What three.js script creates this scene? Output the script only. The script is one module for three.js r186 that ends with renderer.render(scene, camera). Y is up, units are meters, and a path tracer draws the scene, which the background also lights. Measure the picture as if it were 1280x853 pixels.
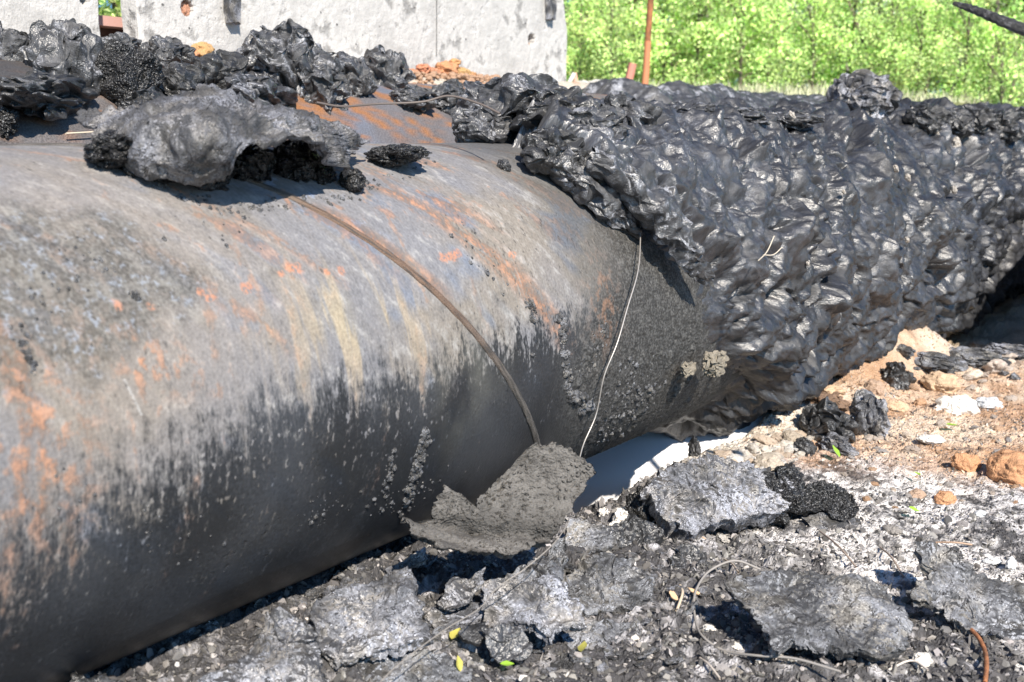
import * as THREE from 'three';
import { Sky } from 'three/addons/objects/Sky.js';
import { mergeGeometries, mergeVertices } from 'three/addons/utils/BufferGeometryUtils.js';

// ---------------------------------------------------------------- camera
const V3 = THREE.Vector3, V = (x, y, z) => new V3(x, y, z);
const scene = new THREE.Scene();
const PW = 1280, PH = 853, FPX = 1500;                 // photograph size, focal length in its pixels
const PITCH = 9.63 * Math.PI / 180, YAW = 33.89 * Math.PI / 180;
const EYE = V(0, 0.628, 2.4536);                       // the pipe's axis is the x axis
const FWD = V(Math.cos(YAW) * Math.cos(PITCH), -Math.sin(PITCH), -Math.sin(YAW) * Math.cos(PITCH));
const RIGHT = V(Math.sin(YAW), 0, Math.cos(YAW)), UPV = RIGHT.clone().cross(FWD);
const camera = new THREE.PerspectiveCamera(2 * Math.atan(PH / 2 / FPX) * 180 / Math.PI, PW / PH, 0.1, 600);
camera.position.copy(EYE);
camera.lookAt(EYE.clone().add(FWD));
camera.focus = 4.0; camera.userData.fStop = 3.8;
scene.add(camera);

// ---------------------------------------------------------------- light
const SUN = V(-0.48, 0.58, 0.58).normalize();
const sky = new Sky();
sky.name = 'sky'; sky.scale.setScalar(500); sky.userData.kind = 'structure';
Object.assign(sky.material.uniforms.turbidity, { value: 3 });
sky.material.uniforms.rayleigh.value = 1.4;
sky.material.uniforms.mieCoefficient.value = 0.004;
sky.material.uniforms.sunPosition.value.copy(SUN);
scene.add(sky);
scene.environmentIntensity = 0.1;
const sun = new THREE.DirectionalLight(0xfff3e2, 4.6);
sun.name = 'sun'; sun.position.copy(SUN.clone().multiplyScalar(40)).add(V(4, 0, 0)); sun.target.position.set(4, 0, 0);
sun.castShadow = true; sun.shadow.mapSize.set(4096, 4096);
Object.assign(sun.shadow.camera, { left: -25, right: 25, top: 25, bottom: -25, near: 1, far: 120 });
scene.add(sun, sun.target);
const renderer = new THREE.WebGLRenderer({ antialias: true });
renderer.toneMapping = THREE.LinearToneMapping;
renderer.toneMappingExposure = 1.88;
renderer.shadowMap.enabled = true;

// ---------------------------------------------------------------- numbers and noise
function rng(seed) { let a = seed >>> 0; return () => { a = (a + 0x6D2B79F5) | 0; let t = Math.imul(a ^ (a >>> 15), 1 | a); t = (t + Math.imul(t ^ (t >>> 7), 61 | t)) ^ t; return ((t ^ (t >>> 14)) >>> 0) / 4294967296; }; }
const PERM = new Uint8Array(512);
{ const r = rng(7), p = [...Array(256).keys()]; for (let i = 255; i > 0; i--) { const j = Math.floor(r() * (i + 1)); [p[i], p[j]] = [p[j], p[i]]; } for (let i = 0; i < 512; i++) PERM[i] = p[i & 255]; }
const clamp = (x, a = 0, b = 1) => x < a ? a : x > b ? b : x;
const ss = (a, b, x) => { const t = clamp((x - a) / (b - a)); return t * t * (3 - 2 * t); };
const mix = (a, b, t) => a + (b - a) * t;
const mix3 = (a, b, t) => [a[0] + (b[0] - a[0]) * t, a[1] + (b[1] - a[1]) * t, a[2] + (b[2] - a[2]) * t];
const gaussian = (d, w) => Math.exp(-d * d / (w * w));
const GX = new Float32Array(256), GY = new Float32Array(256), GZ = new Float32Array(256), CX = new Float64Array(256), CY = new Float64Array(256);
{ const g = [[1, 1, 0], [-1, 1, 0], [1, -1, 0], [-1, -1, 0], [1, 0, 1], [-1, 0, 1], [1, 0, -1], [-1, 0, -1], [0, 1, 1], [0, -1, 1], [0, 1, -1], [0, -1, -1], [1, 1, 0], [0, -1, 1], [-1, 1, 0], [0, -1, -1]]; for (let i = 0; i < 256; i++) { [GX[i], GY[i], GZ[i]] = g[i & 15]; CX[i] = Math.cos(i * 0.0245437); CY[i] = Math.sin(i * 0.0245437); } }
const gr = (h, x, y, z) => GX[h] * x + GY[h] * y + GZ[h] * z;
function n3(x, y, z) {                                // gradient noise, about -1..1
  const X0 = Math.floor(x), Y0 = Math.floor(y), Z0 = Math.floor(z); x -= X0; y -= Y0; z -= Z0;
  const X = X0 & 255, Y = Y0 & 255, Z = Z0 & 255, u = x * x * x * (x * (x * 6 - 15) + 10), v = y * y * y * (y * (y * 6 - 15) + 10), w = z * z * z * (z * (z * 6 - 15) + 10);
  const A = PERM[X] + Y, AA = PERM[A & 255] + Z, AB = PERM[(A + 1) & 255] + Z, B = PERM[(X + 1) & 255] + Y, BA = PERM[B & 255] + Z, BB = PERM[(B + 1) & 255] + Z;
  const l1 = mix(gr(PERM[AA & 255], x, y, z), gr(PERM[BA & 255], x - 1, y, z), u), l2 = mix(gr(PERM[AB & 255], x, y - 1, z), gr(PERM[BB & 255], x - 1, y - 1, z), u);
  const l3 = mix(gr(PERM[(AA + 1) & 255], x, y, z - 1), gr(PERM[(BA + 1) & 255], x - 1, y, z - 1), u), l4 = mix(gr(PERM[(AB + 1) & 255], x, y - 1, z - 1), gr(PERM[(BB + 1) & 255], x - 1, y - 1, z - 1), u);
  return mix(mix(l1, l2, v), mix(l3, l4, v), w);
}
function f3(x, y, z, o = 4, g = 0.5) { let a = 1, s = 0, t = 0; for (let i = 0; i < o; i++) { s += a * n3(x, y, z); t += a; a *= g; x = x * 2.03 + 17.1; y = y * 2.03 + 5.3; z = z * 2.03 + 9.7; } return s / t * 1.4; }
function billow(x, y, z, o = 3, g = 0.5) { let a = 1, s = 0, t = 0; for (let i = 0; i < o; i++) { s += a * Math.abs(n3(x, y, z)) * 2; t += a; a *= g; x = x * 2.05 + 13.3; y = y * 2.05 + 6.1; z = z * 2.05 + 2.9; } return s / t; }
function ridge(x, y, z, o = 4, g = 0.5) { let a = 1, s = 0, t = 0; for (let i = 0; i < o; i++) { s += a * (1 - Math.abs(n3(x, y, z)) * 1.9); t += a; a *= g; x = x * 2.1 + 11.3; y = y * 2.1 + 3.1; z = z * 2.1 + 7.9; } return s / t; }
const h3 = (i, j, k) => PERM[(PERM[(PERM[i & 255] + j) & 255] + k) & 255];
let CELL = 0, CID = 0;
function worley(x, y, z) {                            // [F1, F2]; CELL = hash of the nearest cell
  const X = Math.floor(x), Y = Math.floor(y), Z = Math.floor(z); let a = 9, b = 9;
  for (let i = -1; i < 2; i++) for (let j = -1; j < 2; j++) for (let k = -1; k < 2; k++) {
    const h = h3(X + i, Y + j, Z + k), px = X + i + PERM[h] / 255 - x, py = Y + j + PERM[(h + 71) & 255] / 255 - y, pz = Z + k + PERM[(h + 157) & 255] / 255 - z, d = px * px + py * py + pz * pz;
    if (d < a) { b = a; a = d; CELL = h; } else if (d < b) b = d;
  }
  return [Math.sqrt(a), Math.sqrt(b)];
}
function softCells(x, y, z, k) {                       // rounded cells: about F1 squared, with soft creases
  const X = Math.floor(x), Y = Math.floor(y), Z = Math.floor(z); let s = 0;
  for (let i = -1; i < 2; i++) for (let j = -1; j < 2; j++) for (let l = -1; l < 2; l++) { const h = h3(X + i, Y + j, Z + l), px = X + i + PERM[h] / 255 - x, py = Y + j + PERM[(h + 71) & 255] / 255 - y, pz = Z + l + PERM[(h + 157) & 255] / 255 - z; s += Math.exp(-k * (px * px + py * py + pz * pz)); }
  return -Math.log(s) / k;
}
function pn(x, y, p, s = 0) {                         // tileable 2-D gradient noise of period p
  const X0 = Math.floor(x), Y0 = Math.floor(y), fx = x - X0, fy = y - Y0, m = (i) => ((i % p) + p) % p;
  const X = m(X0), X1 = m(X0 + 1), Y = m(Y0), Y1 = m(Y0 + 1), u = fx * fx * (3 - 2 * fx), v = fy * fy * (3 - 2 * fy);
  const g = (i, j, a, b) => { const h = h3(i, j, s); return CX[h] * a + CY[h] * b; };
  return 1.5 * mix(mix(g(X, Y, fx, fy), g(X1, Y, fx - 1, fy), u), mix(g(X, Y1, fx, fy - 1), g(X1, Y1, fx - 1, fy - 1), u), v);
}
function pf(u, v, f, o, s = 0, g = 0.5) { let a = 1, r = 0, t = 0; for (let i = 0; i < o; i++) { r += a * pn(u * f, v * f, f, s + i * 13); t += a; a *= g; f *= 2; } return r / t; }
function pw(u, v, f, s = 0) {                         // tileable 2-D cells: [F1, F2]
  const x = u * f, y = v * f, X = Math.floor(x), Y = Math.floor(y), m = (i) => ((i % f) + f) % f; let a = 9, b = 9;
  for (let i = -1; i < 2; i++) for (let j = -1; j < 2; j++) { const h = h3(m(X + i), m(Y + j), s), dx = X + i + PERM[h] / 255 - x, dy = Y + j + PERM[(h + 91) & 255] / 255 - y, d = dx * dx + dy * dy; if (d < a) { b = a; a = d; } else if (d < b) b = d; }
  return [Math.sqrt(a), Math.sqrt(b)];
}
const enc = (c) => { c = clamp(c); return 255 * (c <= 0.0031308 ? 12.92 * c : 1.055 * Math.pow(c, 1 / 2.4) - 0.055); };

// ---------------------------------------------------------------- where things of the photograph stand
function rayDir(px, py) { const x = (px - PW / 2) / FPX, y = -(py - PH / 2) / FPX; return FWD.clone().addScaledVector(RIGHT, x).addScaledVector(UPV, y).normalize(); }
function onCyl(px, py, R, cy = 0, cz = 0) { const d = rayDir(px, py), oy = EYE.y - cy, oz = EYE.z - cz, a = d.y * d.y + d.z * d.z, b = 2 * (d.y * oy + d.z * oz), c = oy * oy + oz * oz - R * R, D = b * b - 4 * a * c; const t = (-b - Math.sqrt(Math.max(0, D))) / (2 * a); return EYE.clone().addScaledVector(d, t); }
function onPlane(px, py, O, n) { const d = rayDir(px, py), t = O.clone().sub(EYE).dot(n) / d.dot(n); return EYE.clone().addScaledVector(d, t); }
const atDist = (px, py, t) => EYE.clone().addScaledVector(rayDir(px, py), t);
const RP = 0.61;                                       // steel pipe radius
const DEG = Math.PI / 180;
const pipeXA = (px, py) => { const p = onCyl(px, py, RP); return [p.x, Math.atan2(p.y, p.z)]; };   // (x, angle)
// ---------------------------------------------------------------- textures
function tex(w, h, fn, { srgb = false, wrap = true, clampS = false } = {}) {
  const d = new Uint8Array(w * h * 4), o = [0, 0, 0];
  for (let j = 0, k = 0; j < h; j++) for (let i = 0; i < w; i++, k += 4) { fn((i + 0.5) / w, (j + 0.5) / h, o); if (srgb) { d[k] = enc(o[0]); d[k + 1] = enc(o[1]); d[k + 2] = enc(o[2]); } else { d[k] = clamp(o[0]) * 255; d[k + 1] = clamp(o[1]) * 255; d[k + 2] = clamp(o[2]) * 255; } d[k + 3] = 255; }
  const t = new THREE.DataTexture(d, w, h, THREE.RGBAFormat, THREE.UnsignedByteType);
  t.magFilter = THREE.LinearFilter; t.minFilter = THREE.LinearFilter; t.wrapS = t.wrapT = wrap ? THREE.RepeatWrapping : THREE.ClampToEdgeWrapping;
  if (srgb) t.colorSpace = THREE.SRGBColorSpace;
  t.needsUpdate = true; return t;
}
const T = {};
const CR = (x, y, z) => f3(x, y, z, 3, 0.55);
// molten, glossy char: colour (ash flecks that also paint silver glints) + (bump, roughness)
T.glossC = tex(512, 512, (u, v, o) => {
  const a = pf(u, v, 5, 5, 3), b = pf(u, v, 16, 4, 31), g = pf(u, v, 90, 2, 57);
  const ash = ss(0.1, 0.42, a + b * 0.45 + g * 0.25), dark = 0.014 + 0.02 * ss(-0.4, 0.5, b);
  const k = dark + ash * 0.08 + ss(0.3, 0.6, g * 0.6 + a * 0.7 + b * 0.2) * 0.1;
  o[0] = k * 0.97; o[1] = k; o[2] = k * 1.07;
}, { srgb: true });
T.jackC = tex(512, 512, (u, v, o) => { const a = pf(u, v, 4, 4, 3), b = pf(u, v, 18, 4, 31), g = pf(u, v, 90, 2, 57), k = (0.02 + 0.022 * ss(-0.3, 0.5, a + b * 0.6)) * (1 + 0.4 * g) + 0.07 * ss(0.34, 0.6, g * 0.7 + a * 0.6 + 0.12 * b); o[0] = k * 0.74; o[1] = k * 0.79; o[2] = k * 0.9; }, { srgb: true });
T.glossB = tex(512, 512, (u, v, o) => {
  const a = pf(u, v, 9, 5, 71, 0.6), c = pw(u, v, 42, 5), p = pf(u, v, 110, 2, 87), soft = ss(0.05, 0.5, pf(u, v, 6, 3, 21));
  o[0] = 0.5 + 0.34 * a + 0.16 * p + 0.08 * pf(u, v, 60, 3, 93) - 0.2 * ss(0.25, 0, c[0]) * soft;
  o[1] = clamp(0.43 + 0.36 * ss(-0.05, 0.45, pf(u, v, 5, 5, 23, 0.6)) + 0.16 * p, 0.3, 1); o[2] = 0;
});
// ashy crust: grey film over black, gritty
T.ashC = tex(512, 512, (u, v, o) => {
  const a = pf(u, v, 4, 5, 103), b = pf(u, v, 24, 4, 131), g = pf(u, v, 150, 2, 157), w = pw(u, v, 60, 9)[0];
  let k = mix(0.03, 0.17, ss(-0.35, 0.4, a + b * 0.6)); k = mix(k, 0.014, ss(0.1, 0.4, b - g * 0.5)); k += 0.2 * ss(0.2, 0.6, g * 0.7 + a * 0.5 + b * 0.2);
  k *= 0.75 + 0.5 * w;
  const warm = ss(-0.1, 0.4, pf(u, v, 6, 3, 171));
  o[0] = k * (0.96 + 0.09 * warm); o[1] = k; o[2] = k * (1.1 - 0.18 * warm);
}, { srgb: true });
T.ashB = tex(512, 512, (u, v, o) => {
  const a = pf(u, v, 12, 5, 201, 0.62), c = pw(u, v, 36, 15), c2 = pw(u, v, 80, 17), p = pf(u, v, 160, 2, 217), m = ss(-0.1, 0.35, pf(u, v, 5, 3, 231));
  o[0] = 0.5 + 0.36 * a + 0.16 * p - 0.4 * ss(0.3, 0.05, c[0]) * m - 0.2 * ss(0.3, 0.0, c2[0]) * (1 - m);
  o[1] = clamp(0.74 + 0.2 * p + 0.12 * a, 0.5, 1); o[2] = 0;
});
// porous crust: cell foam
T.foamB = tex(512, 512, (u, v, o) => {
  const c = pw(u + 0.01 * pn(u * 20, v * 20, 20, 3), v, 46, 25), c2 = pw(u, v, 110, 29), p = pf(u, v, 100, 2, 317);
  o[0] = 0.25 + 0.75 * ss(0.02, 0.55, c[0]) * 0.7 + 0.3 * c2[0] + 0.1 * p; o[1] = clamp(0.4 + 0.25 * p, 0.2, 1); o[2] = 0;
});
T.foamC = tex(512, 512, (u, v, o) => {
  const g = pf(u, v, 120, 2, 257), c = pw(u, v, 46, 25)[0], b = pf(u, v, 6, 4, 261);
  const k = 0.012 + 0.02 * ss(0, 0.5, b) + 0.3 * ss(0.12, 0.6, g + 0.2 * b) * ss(0.25, 0.6, c); o[0] = k * 0.98; o[1] = k; o[2] = k * 1.04;
}, { srgb: true });
// soot crust, warm grey and matt (inside of the curled piece)
T.sootC = tex(512, 512, (u, v, o) => {
  const a = pf(u, v, 4, 5, 303), g = pf(u, v, 100, 3, 333), k = mix(0.085, 0.17, ss(-0.4, 0.5, a)) * (1 + 0.35 * g); o[0] = k * 1.04; o[1] = k * 0.99; o[2] = k * 0.93;
}, { srgb: true });
T.sootB = tex(512, 512, (u, v, o) => {
  const c = pw(u + 0.02 * pn(u * 9, v * 9, 9, 41), v, 26, 35), p = pf(u, v, 90, 3, 351), m = ss(-0.05, 0.3, pf(u, v, 4, 3, 361));
  o[0] = 0.55 + 0.15 * pf(u, v, 14, 4, 371) + 0.12 * p - 0.55 * ss(0.33, 0.12, c[0]) * m; o[1] = 0.85; o[2] = 0;
});
// earth: neutral grain, tinted by vertex colours
T.earthC = tex(512, 512, (u, v, o) => {
  const a = pf(u, v, 8, 5, 401, 0.6), g = pf(u, v, 170, 2, 433), c = pw(u, v, 70, 45), id = PERM[CID & 255] / 255, c3 = pw(u, v, 34, 49), st = ss(0.42, 0.3, c[0]);
   let k = 0.6 + 0.3 * a + 0.42 * g; k = mix(k, 0.35 + 0.75 * id, 0.6 * st); k *= 1 - 0.5 * ss(0.08, 0, c[1] - c[0]) * ss(-0.2, 0.2, a); k *= 1 - 0.45 * ss(0.07, 0, c3[1] - c3[0]) * ss(0, 0.3, a);
  o[0] = k; o[1] = k * 0.985; o[2] = k * 0.965;
}, { srgb: true });
T.earthB = tex(512, 512, (u, v, o) => {
  const a = pf(u, v, 10, 5, 501, 0.62), c = pw(u, v, 70, 45), c2 = pw(u, v, 28, 47), g = pf(u, v, 170, 2, 533);
  o[0] = 0.35 + 0.28 * a + 0.24 * ss(0.5, 0.1, c[0]) + 0.18 * ss(0.4, 0.15, c2[0]) + 0.14 * g; o[1] = 0.9; o[2] = 0;
});
T.concC = tex(512, 512, (u, v, o) => {
  const a = pf(u, v, 3, 5, 601), b = pf(u, v, 14, 5, 631, 0.6), g = pf(u, v, 180, 2, 657);
  let k = 0.47 + 0.14 * a + 0.14 * b + 0.1 * g; k = mix(k, 0.17, ss(0.14, 0.5, b * 0.8 + a * 0.7) * 0.75); k = mix(k, 0.1, ss(0.46, 0.6, pf(u, v, 40, 3, 671)));
  o[0] = k; o[1] = k * 0.985; o[2] = k * 0.96;
}, { srgb: true });
T.concB = tex(512, 512, (u, v, o) => { const b = pf(u, v, 14, 5, 631, 0.6); o[0] = 0.5 + 0.3 * pf(u, v, 30, 4, 681) - 0.35 * ss(0.1, 0.5, b) + 0.1 * pf(u, v, 180, 2, 657); o[1] = 0.9; o[2] = 0; });
T.rustC = tex(512, 512, (u, v, o) => { const a = pf(u, v, 5, 5, 701), g = pf(u, v, 80, 3, 733); const c = mix3([0.16, 0.07, 0.035], [0.42, 0.17, 0.07], ss(-0.4, 0.5, a + g * 0.5)); o[0] = c[0]; o[1] = c[1]; o[2] = c[2]; }, { srgb: true });

function mat(name, c, b, bump, opt = {}) { const m = new THREE.MeshPhysicalMaterial({ map: c, bumpMap: b, bumpScale: bump, roughnessMap: b, roughness: 1, ...opt }); m.name = name; return m; }
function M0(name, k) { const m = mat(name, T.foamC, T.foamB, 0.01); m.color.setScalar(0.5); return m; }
const M = {
  gloss: mat('glossy_char', T.glossC, T.glossB, 0.008, { ior: 1.75 }),
  glossPale: mat('silvery_char', T.glossC, T.glossB, 0.008, { ior: 1.75, color: new THREE.Color().setRGB(2.1, 2.1, 2.14) }),  // lifted colour paints in part of the silver sheen
  silver: mat('silver_ash_film', T.ashC, T.ashB, 0.006, { color: new THREE.Color().setRGB(1.05, 1.05, 1.1), ior: 1.8 }),
  jacket: mat('molten_char', T.jackC, T.glossB, 0.006, { ior: 1.8, vertexColors: true }),
  black: M0('shade_filler_char', 0.012),
  ash: mat('ashy_crust', T.ashC, T.ashB, 0.006, { color: new THREE.Color().setScalar(1.4) }),
  ashPale: mat('pale_ashy_crust', T.ashC, T.ashB, 0.006, { color: new THREE.Color().setRGB(1.75, 1.75, 1.8) }),
  foam: mat('porous_char', T.foamC, T.foamB, 0.01),
  soot: mat('soot_crust', T.sootC, T.sootB, 0.02, { color: new THREE.Color().setScalar(0.85) }),
  earth: mat('earth', T.earthC, T.earthB, 0.014, { vertexColors: true }),
  concrete: mat('concrete', T.concC, T.concB, 0.012),
  stone: (r, g, b) => mat('stone', T.earthC, T.earthB, 0.006, { color: new THREE.Color().setRGB(r, g, b) }),
  rust: mat('rusty_steel', T.rustC, T.earthB, 0.002),
  plain: (name, r, g, b, rough = 0.8, metal = 0) => { const m = new THREE.MeshStandardMaterial({ roughness: rough, metalness: metal }); m.color.setRGB(r, g, b); m.name = name; return m; },
};

// ---------------------------------------------------------------- naming
const taken = new Map();
function numbered(name) { const n = taken.get(name) ?? 0; taken.set(name, n + 1); return n ? name + '_' + String(n).padStart(3, '0') : name; }
function shade(o) { o.traverse((c) => { if (c.isMesh) { c.castShadow = true; c.receiveShadow = true; } }); return o; }
function put(o, name, label, category, group) { o.name = numbered(name); o.userData = { label, category }; if (group) o.userData.group = group; scene.add(shade(o)); return o; }
function struct(geo, m, name) { const o = new THREE.Mesh(geo, m); o.name = numbered(name); o.userData.kind = 'structure'; scene.add(shade(o)); return o; }
function stuff(o, name, label, category) { o.name = numbered(name); o.userData = { label, category, kind: 'stuff' }; scene.add(shade(o)); return o; }
function part(parent, geo, m, name, label, kind) { const o = new THREE.Mesh(geo, m); o.name = name; if (label) o.userData.label = label; if (kind) o.userData.kind = kind; o.castShadow = o.receiveShadow = true; parent.add(o); return o; }

// ---------------------------------------------------------------- shape builders
function gridGeo(nu, nv, fn, closeU = false) {         // fn(i, j) -> [x, y, z, u, v, r, g, b]
  const P = new Float32Array(nu * nv * 3), U = new Float32Array(nu * nv * 2); let C = null;
  for (let j = 0, k = 0; j < nv; j++) for (let i = 0; i < nu; i++, k++) { const q = fn(i, j); P[k * 3] = q[0]; P[k * 3 + 1] = q[1]; P[k * 3 + 2] = q[2]; U[k * 2] = q[3] ?? 0; U[k * 2 + 1] = q[4] ?? 0; if (q.length > 5) { C ??= new Float32Array(nu * nv * 3); C[k * 3] = q[5]; C[k * 3 + 1] = q[6]; C[k * 3 + 2] = q[7]; } }
  const I = new Uint32Array((nu - 1) * (nv - 1) * 6); let n = 0;
  for (let j = 0; j < nv - 1; j++) for (let i = 0; i < nu - 1; i++) { const a = j * nu + i, b = a + 1, c = a + nu, d = c + 1; I[n++] = a; I[n++] = b; I[n++] = c; I[n++] = b; I[n++] = d; I[n++] = c; }
  const g = new THREE.BufferGeometry();
  g.setAttribute('position', new THREE.BufferAttribute(P, 3)); g.setAttribute('uv', new THREE.BufferAttribute(U, 2)); if (C) g.setAttribute('color', new THREE.BufferAttribute(C, 3));
  g.setIndex(new THREE.BufferAttribute(I, 1)); g.computeVertexNormals(); return g;
}
function boxUV(g, size) {                              // uv in metres / size, each face on its main plane; keeps smooth normals
  if (!g.attributes.normal) g.computeVertexNormals();
  g = g.index ? g.toNonIndexed() : g; const p = g.attributes.position.array, n = p.length / 9, uv = new Float32Array(n * 6);
  for (let f = 0; f < n; f++) {
    const o = f * 9, ax = p[o + 3] - p[o], ay = p[o + 4] - p[o + 1], az = p[o + 5] - p[o + 2], bx = p[o + 6] - p[o], by = p[o + 7] - p[o + 1], bz = p[o + 8] - p[o + 2];
    const nx = Math.abs(ay * bz - az * by), ny = Math.abs(az * bx - ax * bz), nz = Math.abs(ax * by - ay * bx), k = ny >= nx && ny >= nz ? 1 : nx >= nz ? 0 : 2;
    for (let c = 0; c < 3; c++) { const x = p[o + c * 3], y = p[o + c * 3 + 1], z = p[o + c * 3 + 2]; uv[f * 6 + c * 2] = (k === 0 ? z : x) / size; uv[f * 6 + c * 2 + 1] = (k === 1 ? z : y) / size; }
  }
  g.setAttribute('uv', new THREE.BufferAttribute(uv, 2)); return g;
}
function ico(detail) { let g = new THREE.IcosahedronGeometry(1, detail); g.deleteAttribute('normal'); g.deleteAttribute('uv'); return mergeVertices(g, 1e-5); }
const ICO = {}; const icoAt = (d) => (ICO[d] ??= ico(d)).clone();
// a lump of molten char: bulbs, creases and folds; sx, sy, sz = half sizes in metres
function lumpGeo(seed, sx, sy, sz, { detail = 36, bulb = 0.28, fold = 0.2, warp = 0.35, cell = 1.7, grit = 0.03, caves = [], tile = 0.5 } = {}) {
  const g = icoAt(detail), p = g.attributes.position, s = seed * 13.7, m = Math.max(sx, sy, sz);
  for (let i = 0; i < p.count; i++) {
    let x = p.getX(i), y = p.getY(i), z = p.getZ(i);
    const wx = f3(x * 1.25 + s, y * 1.25, z * 1.25, 2), wy = f3(x * 1.25, y * 1.25 + s, z * 1.25 + 5, 2), wz = f3(x * 1.25 + 9, y * 1.25, z * 1.25 + s, 2), e = cell * 0.95;
    const bx = x * e + s + wx * 0.7, by = y * e + wy * 0.7, bz = z * e + wz * 0.7, hx = f3(bx * 1.15, by * 1.15, bz * 1.15 + 31, 3, 0.42), hy = f3(bx * 1.15 + 17, by * 1.15, bz * 1.15, 3, 0.42), hz = f3(bx * 1.15, by * 1.15 + 23, bz * 1.15, 3, 0.42);
    let r = 1 + 0.25 * wx + bulb * ((billow(bx, by, bz, 2, 0.3) - 0.4) * 0.8 + (0.5 - Math.pow(worley(bx * 1.5, by * 1.5, bz * 1.5)[0], 2)) * 0.7) + grit * f3(x * 11 + s, y * 11, z * 11, 3);
    for (const [cx, cy, cz, rad, dep] of caves) r -= dep * ss(rad, rad * 0.45, Math.hypot(x - cx, y - cy, z - cz) + 0.12 * wy + 0.08 * hx);
    const k = warp * 0.45, f = fold * 0.9;
    p.setXYZ(i, (x * r + wy * k + hx * f) * sx, (y * r + wz * k + hy * f) * sy, (z * r + wx * k + hz * f) * sz);
  }
  g.computeVertexNormals(); return boxUV(g, tile);
}
// a broken slab: star-shaped outline [[u, v], ...] in metres; returned in (u, v, height) of the frame given
function slabGeo(outline, F, { seed = 1, thick = 0.03, jag = 0.01, rough = 0.012, bend = () => 0, na = 260, nr = 34, tile = 0.5, edge = 0.5 } = {}) {
  const c = outline.reduce((s, q) => [s[0] + q[0] / outline.length, s[1] + q[1] / outline.length], [0, 0]), n = outline.length, s = seed * 7.31;
  const reach = (a) => { const dx = Math.cos(a), dy = Math.sin(a); let best = 0; for (let i = 0; i < n; i++) { const p = outline[i], q = outline[(i + 1) % n], ex = q[0] - p[0], ey = q[1] - p[1], D = dx * ey - dy * ex; if (Math.abs(D) < 1e-9) continue; const px = p[0] - c[0], py = p[1] - c[1], t = (px * ey - py * ex) / D, k = (px * dy - py * dx) / D; if (k >= -1e-6 && k <= 1 + 1e-6 && t > best) best = t; } return best; };
  const R = []; for (let i = 0; i < na; i++) R.push(reach(i / na * 2 * Math.PI));
  const rows = []; for (let j = 0; j <= nr; j++) rows.push([Math.pow(j / nr, 0.8), 0]);
  for (const t of [0.15, 0.35, 0.6, 0.85, 1]) rows.push([1 - edge * 0.05 * Math.sin(t * Math.PI) - 0.05 * t, t]);
  for (let j = 9; j >= 0; j--) rows.push([j / 9 * 0.93 + 0.001, 1]);
  const size = Math.max(...R);
  return (() => {
    const g = gridGeo(na + 1, rows.length, (i, j) => {
      const k = i % na, a = k / na * 2 * Math.PI, [f, t] = rows[j], cu = Math.cos(a), cv = Math.sin(a);
      const ed = R[k] + jag * (f3(cu * R[k] * 30 + s, cv * R[k] * 30, s, 4, 0.65)) + jag * 0.7 * f3(cu * R[k] * 8 + s, cv * R[k] * 8, 3 + s, 2);
      let u = cu * ed * f, v = cv * ed * f; const x = u * 9 + s, y = v * 9;
      const top = rough * (f3(x, y, s, 5, 0.55) * 1.2 + (ridge(x * 0.8, y * 0.8, s + 4, 3) - 0.6) * 1.3) + rough * 0.5 * (0.5 - worley(x * 2.2, y * 2.2, s)[0]);
      const lay = Math.floor((f3(x * 0.55, y * 0.55, s + 9, 3) + 1) * 3.2 + 0.35 * f3(x * 3, y * 3, s, 3)) - 3;
      const h = bend(u + c[0], v + c[1], f) + top * (1 - 0.3 * t) + lay * Math.min(0.006, rough * 0.5) * (t < 1 ? 1 : 0) - thick * t * (1 + 0.5 * f3(u * 14 + s, v * 14, 7, 3)) + rough * 0.4 * f3(u * 60 + s, v * 60, t * 4, 2);
      const cr = rough * 1.1; u += cr * CR(u * 16 + s, v * 16, 3 + t) ; v += cr * CR(u * 16, v * 16 + s, 9 + t);
      const w = t > 0 && t < 1 ? jag * 0.6 * f3(u * 50 + s, v * 50, t * 6 + s, 3) : 0; u += cu * w; v += cv * w;
      const P = F.O.clone().addScaledVector(F.U, u + c[0]).addScaledVector(F.W, v + c[1]).addScaledVector(F.N, h);
      return [P.x, P.y, P.z];
    });
    return boxUV(g, tile);
  })();
}
function frame(O, n, up = V(0, 1, 0)) { const N = n.clone().normalize(), U = up.clone().cross(N).normalize(), W = N.clone().cross(U); return { O, N, U, W }; }
function pixOutline(F, px) { return px.map(([x, y]) => { const d = onPlane(x, y, F.O, F.N).sub(F.O); return [d.dot(F.U), d.dot(F.W)]; }); }
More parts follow.
